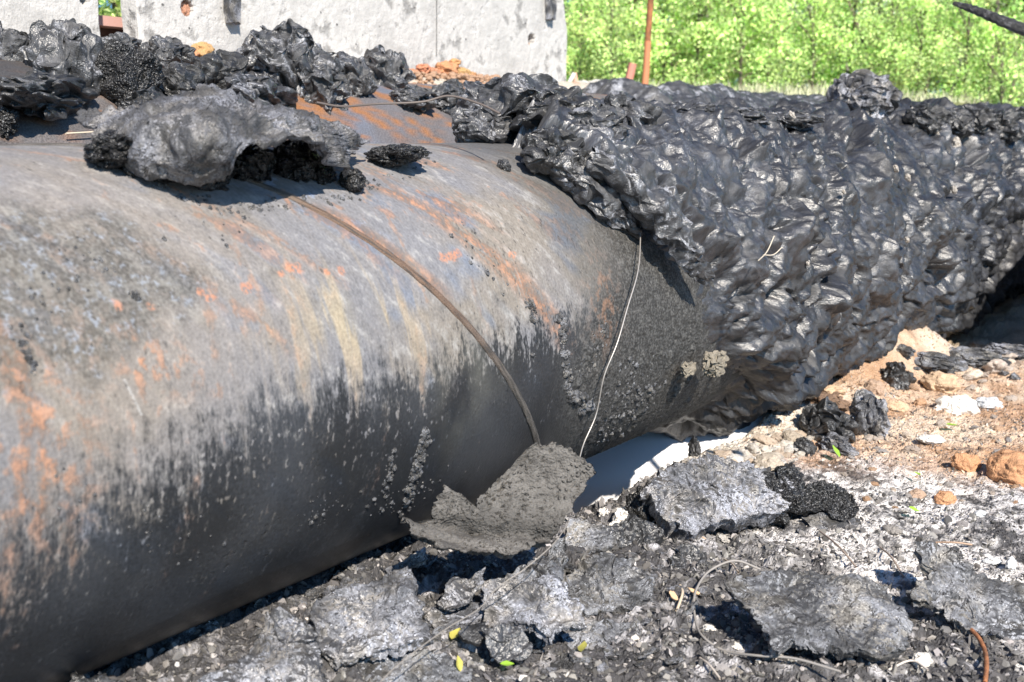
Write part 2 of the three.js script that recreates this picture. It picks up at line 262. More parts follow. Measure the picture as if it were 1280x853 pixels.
// a sheet lofted through rows of points (Catmull-Rom both ways), ragged at its rim, with thickness
function sheetGeo(ctrl, { nu = 220, nv = 90, thick = 0.02, rough = 0.012, jag = 0.03, seed = 1, tile = 0.5, freq = 1 } = {}) {
  const rows = ctrl.map((r) => new THREE.CatmullRomCurve3(r, false, 'catmullrom', 0.5)), s = seed * 5.17;
  const S = (u, v) => new THREE.CatmullRomCurve3(rows.map((c) => c.getPoint(clamp(u))), false, 'catmullrom', 0.5).getPoint(clamp(v));
  const mid = []; for (let j = 0; j < nv; j++) { const row = []; for (let i = 0; i < nu; i++) { let u = i / (nu - 1), v = j / (nv - 1); const eu = jag * (f3(v * 7 + s, 3, s, 4, 0.65) + 0.3), ev = jag * (f3(u * 14 + s, 9, s, 4, 0.65) + 0.3); u = mix(eu, 1 - jag * (f3(v * 7 + s, 13, s, 4, 0.65) + 0.3), u); v = mix(ev, 1 - jag * (f3(u * 14 + s, 19, s, 4, 0.65) + 0.3) - jag * 1.1 * Math.max(0, f3(u * 26 + s, 29, s, 3, 0.7)), v); row.push([u, v]); } mid.push(row); }
  const cu = 60, cv = 30, cache = []; for (let j = 0; j <= cv; j++) { const r = []; for (let i = 0; i <= cu; i++) r.push(S(i / cu, j / cv)); cache.push(r); }
  const at = (u, v) => { const x = clamp(u) * cu, y = clamp(v) * cv, i = Math.min(cu - 1, Math.floor(x)), j = Math.min(cv - 1, Math.floor(y)), fx = x - i, fy = y - j; return cache[j][i].clone().lerp(cache[j][i + 1], fx).lerp(cache[j + 1][i].clone().lerp(cache[j + 1][i + 1], fx), fy); };
  const nrm = (u, v) => { const a = at(u + 0.02, v).sub(at(u - 0.02, v)), b = at(u, v + 0.03).sub(at(u, v - 0.03)); return b.cross(a).normalize(); };
  const face = (side) => (i, j) => {
    const [u, v] = mid[j][i], P = at(u, v), N = nrm(u, v), q = P.clone().multiplyScalar(freq);
    const e = Math.min(i, nu - 1 - i, j, nv - 1 - j) === 0 ? 0 : 1;
    const h = rough * (f3(q.x * 5 + s, q.y * 5, q.z * 5, 4, 0.5) * 3.2 + (ridge(q.x * 5.5 + s, q.y * 5.5, q.z * 5.5, 4, 0.5) - 0.6) * 2.6) + rough * 0.7 * f3(q.x * 30, q.y * 30, q.z * 30, 4, 0.6) + rough * 1.2 * (0.5 - billow(q.x * 9 + s, q.y * 9, q.z * 9, 2));
    P.addScaledVector(N, h + side * thick * 0.5 * e * (1 + 0.6 * f3(q.x * 12 + 4, q.y * 12, q.z * 12 + side * 3, 3)));
    return [P.x, P.y, P.z];
  };
  const top = gridGeo(nu, nv, face(1)), bot = gridGeo(nu, nv, face(-1)); const ix = bot.index.array; for (let i = 0; i < ix.length; i += 3) { const t = ix[i]; ix[i] = ix[i + 1]; ix[i + 1] = t; }
  bot.computeVertexNormals(); return boxUV(mergeGeometries([top, bot]), tile);
}
function tube(points, r, { seg = 80, sides = 8, tile = 0.2 } = {}) { return boxUV(new THREE.TubeGeometry(new THREE.CatmullRomCurve3(points), seg, r, sides, false), tile); }
function recenter(g, base) { g.translate(-base.x, -base.y, -base.z); return g; }
function meshAt(g, m, base) { recenter(g, base); const o = new THREE.Mesh(g, m); o.position.copy(base); return o; }
// ---------------------------------------------------------------- the bare steel pipe and its marks
const X0 = 0.9, X1 = 4.5, A0 = -95 * DEG, A1 = 115 * DEG;
function lerpTable(t, x) { if (x <= t[0][0]) return t[0][1]; for (let i = 1; i < t.length; i++) if (x <= t[i][0]) return mix(t[i - 1][1], t[i][1], (x - t[i - 1][0]) / (t[i][0] - t[i - 1][0])); return t[t.length - 1][1]; }
const SOOT = [[0.9, -13], [1.16, -9], [1.37, -3.2], [1.6, 1.4], [1.75, 3.6], [1.9, 4.6], [2.05, 3.2], [2.3, 3.6], [2.45, 2], [2.6, 3], [2.8, 4], [3.0, 4], [4.5, 4]];
// where the burnt jacket begins, by angle
const EDGE = [[-180, 4.4], [-90, 4.3], [-66, 4.35], [-54, 4.45], [-42, 4.5], [-30, 4.3], [-20, 4.05], [-12, 3.92], [2, 3.8], [18, 3.77], [32, 3.64], [42, 3.52], [52, 3.39], [66, 3.36], [78, 3.5], [92, 4.0], [120, 4.5], [180, 4.6]];
const spots = [[147, 380, 12, 14], [188, 383, 12, 8], [368, 335, 22, 14], [352, 342, 10, 8], [408, 340, 9, 7], [425, 338, 9, 10], [308, 362, 16, 14], [250, 365, 14, 10], [262, 372, 14, 9], [560, 322, 22, 12], [572, 316, 8, 12], [640, 318, 10, 8]].map(([px, py, w, h]) => { const a = onCyl(px, py, RP), sx = pipeXA(px, py), b = pipeXA(px + w / 2, py), c = pipeXA(px, py + h / 2); return [sx[0], sx[1] * RP, Math.hypot(b[0] - sx[0], (b[1] - sx[1]) * RP), Math.hypot(c[0] - sx[0], (c[1] - sx[1]) * RP)]; });
// crumbly tar left on the steel beside the jacket, 0..1
function tarOn(x, s) {
  const a = s / RP / DEG, e = lerpTable(EDGE, a), w = 0.24 * f3(x * 3, s * 3, 2, 3);
  const edge = lerpTable([[-60, 3.0], [-33, 3.2], [-12, 3.02], [0, 3.05], [10, 3.12], [27, 3.35], [45, 3.5], [90, 3.7]], a);
  return ss(edge - 0.12, edge + 0.24, x + w * 0.8) * (x < e + 0.3 ? 1 : 0.6);
}
function crumbOn(x, s) { const [x1, a1] = CRUMB; return ss(1.05, 0.55, Math.hypot((x - x1) / 0.34, (s - a1) / 0.22) + 0.6 * f3(x * 7, s * 7, 4, 4)); }
const CRUMB = (() => { const p = pipeXA(80, 350); return [p[0], p[1] * RP]; })();
function lumpsOn(x, s) {                               // height of crumbs of tar, metres
  const t = tarOn(x, s), a = s / RP / DEG; let h = 0;
  if (t > 0.01) { const big = ss(0.05, 0.5, f3(x * 9 + 3, s * 6, 8, 4) + 0.25 * gaussian(a + 15, 22) - 0.1), [c] = worley(x * 55, s * 55, 3), [d] = worley(x * 24, s * 18, 5); h += t * (0.002 + 0.0035 * f3(x * 60, s * 60, 1, 3) + big * (0.012 * ss(0.6, 0.1, d) + 0.005 * ss(0.55, 0.15, c))); }
  const k = crumbOn(x, s); if (k > 0.01) { const [c] = worley(x * 60, s * 60, 9); h += k * (0.004 * ss(0.6, 0.1, c) * ss(-0.1, 0.4, f3(x * 14, s * 14, 6, 3)) + 0.001 * f3(x * 80, s * 80, 5, 2)); }
  return h;
}
function pipeLook(x, s, o) {                           // o = [r, g, b, bump, roughness]
  const q = x + 0.993 * s, l = x - s, a = s / RP / DEG;
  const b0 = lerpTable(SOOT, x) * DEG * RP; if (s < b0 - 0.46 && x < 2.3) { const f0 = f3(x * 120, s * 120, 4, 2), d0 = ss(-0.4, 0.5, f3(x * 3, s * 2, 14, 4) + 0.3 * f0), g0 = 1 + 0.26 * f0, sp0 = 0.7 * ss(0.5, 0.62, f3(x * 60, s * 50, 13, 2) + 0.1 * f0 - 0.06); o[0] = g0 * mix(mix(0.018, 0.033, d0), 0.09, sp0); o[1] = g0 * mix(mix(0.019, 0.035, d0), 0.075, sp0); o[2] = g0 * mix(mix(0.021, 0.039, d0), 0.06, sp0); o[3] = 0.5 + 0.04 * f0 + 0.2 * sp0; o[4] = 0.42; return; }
  const n1 = f3(x * 1.7, s * 1.7, 1, 4), n2 = f3(q * 7, l * 1.6, 2, 4), n3v = f3(x * 16, s * 2.6, 3, 4), fine = f3(x * 120, s * 120, 4, 3), mid = f3(x * 32, s * 24, 5, 4, 0.6), sp = f3(q * 26, l * 4, 6, 4), dr = f3(x * 70, s * 7, 7, 3);
  let c = mix3([0.205, 0.2, 0.21], [0.245, 0.215, 0.185], ss(-0.3, 0.45, n1 + n2 * 0.4));
  c = mix3(c, [0.165, 0.195, 0.255], 0.75 * ss(0.12, 0.55, n2 * 0.8 + f3(x * 4, s * 4, 9, 3) * 0.7));
  c = mix3(c, [0.36, 0.345, 0.33], 0.55 * ss(0.08, 0.55, sp * 0.7 + mid * 0.6 + 0.2 * n1));
  c = mix3(c, [0.125, 0.12, 0.115], 0.7 * ss(0.12, 0.6, f3(x * 6 + 4, s * 6, 11, 5, 0.62) + sp * 0.35 - 0.12));
  const tanPatch = gaussian(x - 1.5, 0.35) * gaussian(s - 0.36, 0.35); c = mix3(c, [0.3, 0.25, 0.2], 0.5 * tanPatch);  // broad paler tan patch on the upper left
  // rust in bands along the spiral seam
  let r = 0;
  r += 0.95 * gaussian(q - 3.07, 0.045 + 0.03 * n1) * ss(-0.05, 0.3, s) * ss(-0.35, 0.15, sp + mid * 0.4);
  r += 0.75 * gaussian(q - 3.22, 0.05) * ss(0.25, 0.5, s) * ss(-0.1, 0.3, sp + n2 * 0.6);
  r += 0.85 * gaussian(q - 3.06, 0.05) * gaussian(x - 3.0, 0.14) * ss(-0.2, 0.2, mid + 0.2);
  r += 0.9 * ss(0.0, 0.02, q - 2.69) * ss(0.085, 0.02, q - 2.69) * ss(0.18, 0.3, s) * ss(0.56, 0.46, s);
  r += 0.5 * gaussian(q - 2.06, 0.03) * ss(0.12, 0.22, s) * ss(0.6, 0.4, s) * ss(-0.3, 0.2, mid);
  r += 0.4 * gaussian(q - 2.42, 0.025) * ss(0.25, 0.35, s) * ss(-0.2, 0.2, mid + sp);
  r += 0.75 * gaussian(q - 1.72, 0.09) * ss(0.08, 0.2, s) * ss(0.4, 0.25, s) * ss(-0.05, 0.35, mid + n2 * 0.5);
  r += 0.8 * gaussian(x - 1.26, 0.1) * ss(-0.2, 0.12, s) * ss(0.42, 0.25, s) * ss(-0.15, 0.35, mid + n3v * 0.4);
  r += 0.55 * gaussian(x - 1.15, 0.16) * gaussian(s + 0.02, 0.16) * ss(-0.3, 0.3, n3v + mid * 0.5);
  r += 0.55 * ss(0.22, 0.5, n2 + mid * 0.4) * ss(0.2, 0.5, s) + 0.35 * ss(0.3, 0.6, n3v + mid * 0.4) * ss(2.9, 2.4, x);
  r = clamp(r); const rc = mix3([0.17, 0.095, 0.06], [0.42, 0.2, 0.11], ss(-0.3, 0.5, mid + sp * 0.5)); c = mix3(c, [0.2, 0.15, 0.12], 0.4 * ss(0, 0.35, r)); c = mix3(c, rc, 0.72 * r * ss(-0.5, 0.25, fine + 0.8 * mid + 0.1));
  // cream runs
  const run = ss(0.02, 0.3, n3v + 0.3 * dr) * gaussian(x - 2.16, 0.26) * gaussian(s - 0.17, 0.17) * ss(2.5, 2.35, x); c = mix3(c, [0.38, 0.305, 0.215], 0.85 * run);
  const yel = gaussian(x - 2.12, 0.12) * gaussian(s - 0.22, 0.08); c = mix3(c, [0.4, 0.35, 0.22], 0.25 * yel * ss(-0.4, 0.3, n3v));
  // pale runs right of the seam
  const pr = ss(0.1, 0.4, dr * 0.7 + n3v * 0.5) * gaussian(x - 2.75, 0.22) * gaussian(s - 0.16, 0.2); c = mix3(c, [0.3, 0.29, 0.28], 0.6 * pr);
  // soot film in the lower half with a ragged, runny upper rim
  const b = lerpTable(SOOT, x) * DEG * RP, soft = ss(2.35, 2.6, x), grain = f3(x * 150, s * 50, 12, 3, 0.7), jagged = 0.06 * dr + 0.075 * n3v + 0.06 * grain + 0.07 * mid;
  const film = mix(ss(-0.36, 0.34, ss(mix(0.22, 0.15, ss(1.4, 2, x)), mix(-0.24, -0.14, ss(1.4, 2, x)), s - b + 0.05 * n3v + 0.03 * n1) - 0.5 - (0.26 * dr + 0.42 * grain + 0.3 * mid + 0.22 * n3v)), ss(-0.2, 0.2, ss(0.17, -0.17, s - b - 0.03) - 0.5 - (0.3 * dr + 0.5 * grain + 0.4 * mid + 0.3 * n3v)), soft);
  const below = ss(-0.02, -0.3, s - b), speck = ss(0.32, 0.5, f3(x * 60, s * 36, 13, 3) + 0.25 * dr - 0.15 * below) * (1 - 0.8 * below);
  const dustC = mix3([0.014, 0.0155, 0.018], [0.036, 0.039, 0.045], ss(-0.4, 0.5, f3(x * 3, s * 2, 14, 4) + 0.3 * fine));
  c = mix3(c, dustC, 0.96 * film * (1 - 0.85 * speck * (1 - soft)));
  c = mix3(c, [0.12, 0.118, 0.105], 0.55 * gaussian(x - 2.55, 0.14) * gaussian(s + 0.02, 0.16) * ss(-0.4, 0.4, f3(x * 9, s * 5, 15, 3)));
  // dark film near the jacket
  c = mix3(c, [0.085, 0.083, 0.08], 0.75 * ss(2.95, 3.35, x + 0.16 * n2) * ss(-0.5, 0.4, mid + 0.5));
  const tar = tarOn(x, s), hL = lumpsOn(x, s);
  c = mix3(c, mix3([0.03, 0.029, 0.028], [0.1, 0.097, 0.093], ss(-0.3, 0.5, fine + mid * 0.6)), 0.85 * tar);
  c = mix3(c, [0.3, 0.15, 0.08], 0.45 * gaussian(x - 3.28, 0.09) * gaussian(s - 0.12, 0.13) * ss(-0.1, 0.3, mid + n3v * 0.4));
  // crumbs and blue scale on the left
  const k = crumbOn(x, s); if (k > 0) { c = mix3(c, mix3([0.055, 0.053, 0.05], [0.15, 0.145, 0.135], ss(-0.4, 0.4, mid + fine * 0.5)), 0.72 * k * ss(-0.5, 0.2, mid + 0.25 + n3v * 0.5)); c = mix3(c, [0.25, 0.27, 0.31], 0.7 * k * ss(0.12, 0.5, f3(x * 34, s * 34, 16, 4, 0.65) + 0.3 * fine)); }
  for (const [sx, sy, w, h] of spots) { const d = Math.hypot((x - sx) / w, (s - sy) / h) + 0.9 * f3(x * 38, s * 38, 17, 3, 0.6); if (d < 1.3) c = mix3(c, [0.46, 0.21, 0.125], 0.75 * ss(1.25, 0.5, d) * ss(-0.5, 0.1, fine + mid)); }
  const blue = ss(0.3, 0.5, f3(x * 15 + 8, s * 15, 18, 4) + 0.2 * fine) * gaussian(q - 2.74, 0.12) * gaussian(s - 0.58, 0.12); c = mix3(c, [0.26, 0.32, 0.45], 0.7 * blue);
  // scratch
  { const t = clamp((SCR[1][1] - s) / (SCR[1][1] - SCR[0][1])), xx = mix(SCR[1][0], SCR[0][0], t); if (s < Math.max(SCR[0][1], SCR[1][1]) && s > Math.min(SCR[0][1], SCR[1][1])) c = mix3(c, [0.42, 0.4, 0.38], 0.7 * ss(0.005, 0.001, Math.abs(x - xx + 0.003 * fine)) * ss(-0.4, 0.2, fine + 0.2)); }
  const pit = ss(0.4, 0.62, f3(x * 55, s * 34, 19, 3, 0.7) + 0.5 * n1 - 0.12); c = mix3(c, [0.07, 0.066, 0.062], 0.6 * pit * (1 - film * 0.5));
  const g = (1.04 + 0.32 * fine * (1 - 0.5 * film) + 0.2 * mid * (1 - film) + 0.12 * sp * (1 - film)) * mix(0.88, 1, film);
  o[0] = c[0] * g * 1.0; o[1] = c[1] * g * 1.03; o[2] = c[2] * g * 1.05;
  o[3] = 0.5 + 0.1 * fine * (1 - 0.6 * film) + 0.12 * mid * (1 - film) + 0.14 * r + 0.1 * sp * (1 - film) - 0.2 * pit + 0.2 * speck * film + 0.2 * tar * fine;
  o[4] = mix(mix(0.62, 0.78, clamp(r + k)), 0.42 + 0.06 * mid, film * (1 - tar)) ; if (tar > 0) o[4] = mix(o[4], 0.66, tar);
}
const SCR = [pipeXA(155, 474), pipeXA(177, 520)].map(([x, a]) => [x, a * RP]);
{ const W = 1600, H = 1000, c = new Uint8Array(W * H * 4), b = new Uint8Array(W * H * 4), o = [0, 0, 0, 0, 0];
  for (let j = 0, k = 0; j < H; j++) for (let i = 0; i < W; i++, k += 4) { pipeLook(mix(X0, X1, (i + 0.5) / W), mix(A0, A1, (j + 0.5) / H) * RP, o); c[k] = enc(o[0]); c[k + 1] = enc(o[1]); c[k + 2] = enc(o[2]); b[k] = clamp(o[3]) * 255; b[k + 1] = clamp(o[4]) * 255; c[k + 3] = b[k + 3] = 255; }
  const mk = (d) => { const t = new THREE.DataTexture(d, W, H, THREE.RGBAFormat, THREE.UnsignedByteType); t.magFilter = t.minFilter = THREE.LinearFilter; t.wrapS = t.wrapT = THREE.ClampToEdgeWrapping; t.needsUpdate = true; return t; };
  T.pipeC = mk(c); T.pipeC.colorSpace = THREE.SRGBColorSpace; T.pipeB = mk(b); }
M.pipe = new THREE.MeshPhysicalMaterial({ map: T.pipeC, bumpMap: T.pipeB, bumpScale: 0.007, roughnessMap: T.pipeB, roughness: 1, specularIntensity: 0.35 }); M.pipe.name = 'scorched_steel';

function spaced(list) { const out = []; for (const [a, b, n] of list) for (let i = 0; i < n; i++) out.push(a + (b - a) * i / n); out.push(list[list.length - 1][1]); return out; }
const pipe = put(new THREE.Group(), 'steel_pipe', 'big scorched steel pipe filling the foreground, its burnt jacket still on the right half', 'pipe');
{ const xs = spaced([[-4, X0, 12], [X0, 3.0, 150], [3.0, 4.5, 250], [4.5, 26, 20]]), as = spaced([[-180, -75, 24], [-75, 100, 420], [100, 180, 20]]).map((d) => d * DEG);
  const g = gridGeo(xs.length, as.length, (i, j) => { const x = xs[i], a = as[j], r = RP + (x > X0 && x < 4.5 && a > A0 && a < A1 ? lumpsOn(x, a * RP) : 0); return [x, r * Math.sin(a), r * Math.cos(a), (x - X0) / (X1 - X0), (a - A0) / (A1 - A0)]; });
  part(pipe, g, M.pipe, 'pipe_wall', 'bare scorched steel, rusty above and sooty below'); }
{ // spiral weld seam
  const pts = [], rs = []; for (let i = 0; i <= 260; i++) { const a = mix(100, -100, i / 260) * DEG; pts.push(V(2.69 - 0.993 * a * RP + 0.002 * n3(i * 0.3, 1, 1), (RP + 0.001) * Math.sin(a), (RP + 0.001) * Math.cos(a))); }
  const NS = 12, g = gridGeo(NS + 1, pts.length, (k, i) => {
    const p = pts[i], t = pts[Math.min(i + 1, 260)].clone().sub(pts[Math.max(i - 1, 0)]).normalize(), n = V(0, p.y, p.z).normalize(), w = t.clone().cross(n), th = k / NS * Math.PI, r = 0.0098 * (1 + 0.12 * n3(i * 0.35, 3, k * 0.3) + 0.1 * n3(i * 1.1, 7, k * 0.5)), q = p.clone().addScaledVector(w, Math.cos(th) * r * 1.15).addScaledVector(n, Math.sin(th) * r * 0.6 - 0.001);
    const a = Math.atan2(p.y, p.z) * RP, m = n3(i * 0.2, k * 0.4, 9), rust = ss(-0.1, 0.3, a) * ss(0.62, 0.5, a) * ss(-0.4, 0.3, m + 0.15), c = mix3(mix3([0.09, 0.085, 0.08], [0.2, 0.185, 0.17], ss(-0.4, 0.4, m)), [0.36, 0.19, 0.1], rust * 0.5);
    return [q.x, q.y, q.z, i * 0.03, k * 0.02, ...c];
  });
  const m = mat('weld', T.earthC, T.earthB, 0.003, { vertexColors: true }); m.roughness = 0.75; part(pipe, g, m, 'weld_seam', 'raised rusty weld bead running down across the bare steel'); }
// ---------------------------------------------------------------- burnt jacket
const JK = [0, 0, 0, 0, 0, 0];                          // radius, shift along x, shift in angle, tint
function jacketAt(x, a) {
  const d = a / DEG, y = Math.sin(a), z = Math.cos(a), P = [x, y * 0.75, z * 0.75];
  const e = lerpTable(EDGE, d) + 0.15 * f3(3 + x, P[1] * 6, P[2] * 6, 5, 0.62), t0 = x - e, w = mix(0.5, 0.09, ss(5, 35, d)), t = ss(0, w, t0), full = ss(0, 0.3, t0);
  if (t0 < -0.06) { JK[0] = RP - 0.03; JK[1] = JK[2] = 0; JK[3] = JK[4] = JK[5] = 1; return; }
  let th = lerpTable([[-180, 0.14], [-90, 0.15], [-62, 0.2], [-46, 0.15], [-25, 0.12], [0, 0.12], [45, 0.14], [90, 0.15], [130, 0.13], [180, 0.12]], d) + 0.08 * ss(6, 9, x) * ss(40, 90, d);
  const wx = f3(P[0] * 2, P[1] * 2, P[2] * 2, 3), wy = f3(P[0] * 2 + 7, P[1] * 2, P[2] * 2, 3), k = 0.16, q = [P[0] + k * wx, P[1] + k * wy, P[2] + k * wx], ropySheen = ss(5.2, 4.2, x) * ss(0, 40, d), calm = ss(-0.1, 0.4, f3(P[0] * 1.4, P[1] * 1.4, 20 + P[2] * 1.4, 2));
  // elongated bulges running obliquely round the jacket
  const u = q[0] * 0.75 + q[1] * 0.9, v = q[1] - q[0] * 0.62 + q[2] * 0.3, b1 = billow(u * 2.2, v * 3.6, q[2] * 2.6, 2, 0.35), big = f3(P[0] * 1.7 + 2, P[1] * 1.7, P[2] * 1.7, 3), c1 = softCells(u * 4.2, v * 6.4, q[2] * 4.6, 7), e1 = 0.07 * f3(P[0] * 5, P[1] * 5, P[2] * 5, 3), e2 = 0.07 * f3(P[0] * 5 + 40, P[1] * 5, P[2] * 5, 3), c2 = softCells((q[0] + e1) * 8 - q[1] * 5, (q[1] + e2) * 14 + q[0] * 3, (q[2] + e1) * 12 + 3, 9), c3 = worley((q[0] + e2) * 20 - q[1] * 9, (q[1] + e1) * 30 + q[0] * 6, q[2] * 28)[0], cr = ridge(q[0] * 3.1 + 4, q[1] * 4, q[2] * 4, 3, 0.5);
  const k1 = ss(-0.35, 0.35, f3(P[0] * 1.1 + 60, P[1] * 1.4, P[2] * 1.4, 3)), k2 = ss(-0.25, 0.4, f3(P[0] * 2.3 + 80, P[1] * 2.3, P[2] * 2.3, 3)), rr = f3(P[0] * 6, P[1] * 7.5 - P[0] * 2, P[2] * 7.5, 5, 0.58), hole = ss(0.22, 0.06, worley(P[0] * 1.6 + 0.3, P[1] * 2.2, P[2] * 2.2 + 9)[0]);
  const h = 0.055 * big + 0.1 * (b1 - 0.4) * (0.5 + k2) + 0.045 * (0.35 - c1) * (0.2 + 0.95 * k1) + 0.036 * (0.35 - c2) * (0.4 + 1.0 * k2 * (1 - 0.5 * calm)) + 0.014 * (0.5 - c3 * c3) + 0.05 * rr * (1.2 - 0.6 * k1) - 0.055 * ss(0.8, 0.97, cr) - 0.13 * hole + 0.009 * f3(P[0] * 24, P[1] * 24, P[2] * 24, 4, 0.6) - 0.012 * ss(0.8, 0.97, ridge(q[0] * 9, q[1] * 11 + 3, q[2] * 11, 3));
  const lip = 0.04 * gaussian(t0 - 0.08, 0.09) * ss(10, 40, d) + 0.022 * gaussian(t0 - 0.05, 0.035) * ss(20, 0, d) * ss(-60, -30, d);
  JK[0] = RP - 0.015 + t * (th * mix(0.35, 1, ss(0, mix(0.9, 0.05, ss(0, 35, d)), t0)) + 0.012) + h * mix(0.6, 1, full) * t + lip * t;
  JK[1] = 0.025 * t * f3(P[0] * 7 + 5, P[1] * 7, P[2] * 7, 3); JK[2] = 0.03 * t * f3(P[0] * 7, P[1] * 7 + 5, P[2] * 7, 3);
  const m = f3(P[0] * 2.6 + 9, P[1] * 2.6, P[2] * 2.6, 4), fi = f3(P[0] * 16, P[1] * 16, P[2] * 16, 4, 0.6), g = 0.9 + 0.8 * ss(-0.1, 0.6, m + 0.7 * fi) + 0.8 * ropySheen;  // grey ash and silver sheen painted brighter at the upper left
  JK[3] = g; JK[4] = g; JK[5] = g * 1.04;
}
{ const xs = spaced([[3.05, 7.2, 520], [7.2, 10, 200], [10, 14, 90], [14, 26, 40]]), as = spaced([[-180, -72, 26], [-72, 118, 330], [118, 180, 16]]).map((d) => d * DEG);
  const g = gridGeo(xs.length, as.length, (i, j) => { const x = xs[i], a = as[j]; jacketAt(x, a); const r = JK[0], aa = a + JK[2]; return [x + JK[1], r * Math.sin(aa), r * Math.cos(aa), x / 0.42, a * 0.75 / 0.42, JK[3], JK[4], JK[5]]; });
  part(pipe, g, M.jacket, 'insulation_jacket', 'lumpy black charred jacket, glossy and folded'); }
{ // rolled folds where the jacket has slipped
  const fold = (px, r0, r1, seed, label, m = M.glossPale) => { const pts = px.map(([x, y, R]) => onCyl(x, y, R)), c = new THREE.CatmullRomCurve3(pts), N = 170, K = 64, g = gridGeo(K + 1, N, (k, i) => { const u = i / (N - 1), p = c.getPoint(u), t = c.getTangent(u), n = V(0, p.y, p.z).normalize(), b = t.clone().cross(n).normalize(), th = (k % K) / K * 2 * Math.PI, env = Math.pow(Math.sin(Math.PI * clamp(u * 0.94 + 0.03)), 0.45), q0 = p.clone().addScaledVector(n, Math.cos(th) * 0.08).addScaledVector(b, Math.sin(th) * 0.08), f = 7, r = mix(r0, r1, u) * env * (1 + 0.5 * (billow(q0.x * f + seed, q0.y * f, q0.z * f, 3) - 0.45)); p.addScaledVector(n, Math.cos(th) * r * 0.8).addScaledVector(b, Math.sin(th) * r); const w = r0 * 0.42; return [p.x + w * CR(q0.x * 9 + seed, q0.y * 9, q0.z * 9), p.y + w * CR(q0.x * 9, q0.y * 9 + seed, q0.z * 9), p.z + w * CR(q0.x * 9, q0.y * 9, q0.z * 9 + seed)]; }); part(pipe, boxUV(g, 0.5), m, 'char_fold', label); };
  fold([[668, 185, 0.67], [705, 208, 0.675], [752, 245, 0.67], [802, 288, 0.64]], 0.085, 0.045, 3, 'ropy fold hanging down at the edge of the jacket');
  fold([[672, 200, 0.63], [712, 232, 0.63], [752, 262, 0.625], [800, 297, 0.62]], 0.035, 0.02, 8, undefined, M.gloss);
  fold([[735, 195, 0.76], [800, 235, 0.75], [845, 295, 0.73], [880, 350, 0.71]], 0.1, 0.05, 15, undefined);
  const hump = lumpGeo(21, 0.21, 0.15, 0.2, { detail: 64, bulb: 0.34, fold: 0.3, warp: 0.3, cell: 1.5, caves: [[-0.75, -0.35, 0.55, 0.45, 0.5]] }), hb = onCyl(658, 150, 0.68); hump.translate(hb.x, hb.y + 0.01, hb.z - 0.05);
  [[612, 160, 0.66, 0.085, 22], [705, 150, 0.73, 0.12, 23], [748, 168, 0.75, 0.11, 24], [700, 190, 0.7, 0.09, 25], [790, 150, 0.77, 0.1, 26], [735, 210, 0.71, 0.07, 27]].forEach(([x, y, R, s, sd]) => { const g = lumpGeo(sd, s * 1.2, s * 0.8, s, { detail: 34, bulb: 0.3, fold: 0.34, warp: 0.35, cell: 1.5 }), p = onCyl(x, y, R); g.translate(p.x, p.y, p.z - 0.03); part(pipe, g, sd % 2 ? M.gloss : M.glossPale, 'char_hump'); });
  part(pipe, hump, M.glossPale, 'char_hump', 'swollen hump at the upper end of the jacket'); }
{ // crumbs of tar stuck in lines on the steel
  const r = rng(33), gs = [], line = (x0, y0, x1, y1, n, w, s) => { for (let i = 0; i < n; i++) { const t = r(), px = mix(x0, x1, t) + (r() + r() - 1) * w, py = mix(y0, y1, t) + (r() - 0.5) * w, p = onCyl(px, py, RP - 0.001), g = icoAt(2), k = s * (0.4 + r() * r() * 1.4), sd = r() * 99; const q = g.attributes.position; for (let j = 0; j < q.count; j++) { const f = k * (1 + 0.7 * n3(q.getX(j) * 1.6 + sd, q.getY(j) * 1.6, q.getZ(j) * 1.6)); q.setXYZ(j, q.getX(j) * f + p.x, q.getY(j) * f + p.y, q.getZ(j) * f + p.z); } g.computeVertexNormals(); gs.push(g); } };
  line(534, 535, 510, 625, 150, 7, 0.007); line(528, 560, 500, 650, 80, 9, 0.005); line(490, 565, 480, 620, 60, 8, 0.005); line(560, 590, 470, 640, 60, 26, 0.004); line(430, 620, 380, 660, 40, 26, 0.004); line(655, 372, 668, 400, 36, 8, 0.006); line(700, 395, 712, 500, 110, 6, 0.008); line(712, 490, 735, 510, 90, 9, 0.011); line(725, 515, 735, 500, 40, 8, 0.01); line(800, 450, 745, 545, 150, 26, 0.007); line(760, 400, 720, 480, 130, 14, 0.006); line(825, 470, 760, 545, 90, 20, 0.008); line(60, 600, 260, 700, 60, 60, 0.003); line(100, 330, 20, 420, 60, 50, 0.003); line(150, 340, 60, 300, 40, 36, 0.003); line(160, 365, 172, 372, 12, 6, 0.006); line(230, 280, 330, 290, 20, 50, 0.004); line(125, 205, 280, 262, 70, 16, 0.005); line(280, 262, 440, 248, 70, 14, 0.005); line(440, 240, 540, 200, 40, 18, 0.005); line(20, 400, 45, 470, 26, 10, 0.006); line(570, 280, 640, 380, 22, 30, 0.005); line(662, 440, 668, 446, 5, 2, 0.006);
  const g = boxUV(mergeGeometries(gs), 0.1); part(pipe, g, M.ash, 'tar_crumb', 'crumbs of black tar stuck to the steel', 'stuff'); }
{ // bits of unburnt foam under the jacket's edge
  [[860, 462, 0.66, 0.03], [893, 455, 0.71, 0.05]].forEach(([x, y, R, s], i) => { const p = onCyl(x, y, R), g = lumpGeo(60 + i, s * 1.3, s * 0.8, s * 0.6, { detail: 24, bulb: 0.4, fold: 0.45, tile: 0.2 }); g.translate(p.x, p.y, p.z); part(pipe, g, M.stone(0.42, 0.38, 0.31), 'foam_remnant', i ? undefined : 'pale remnant of unburnt foam'); }); }

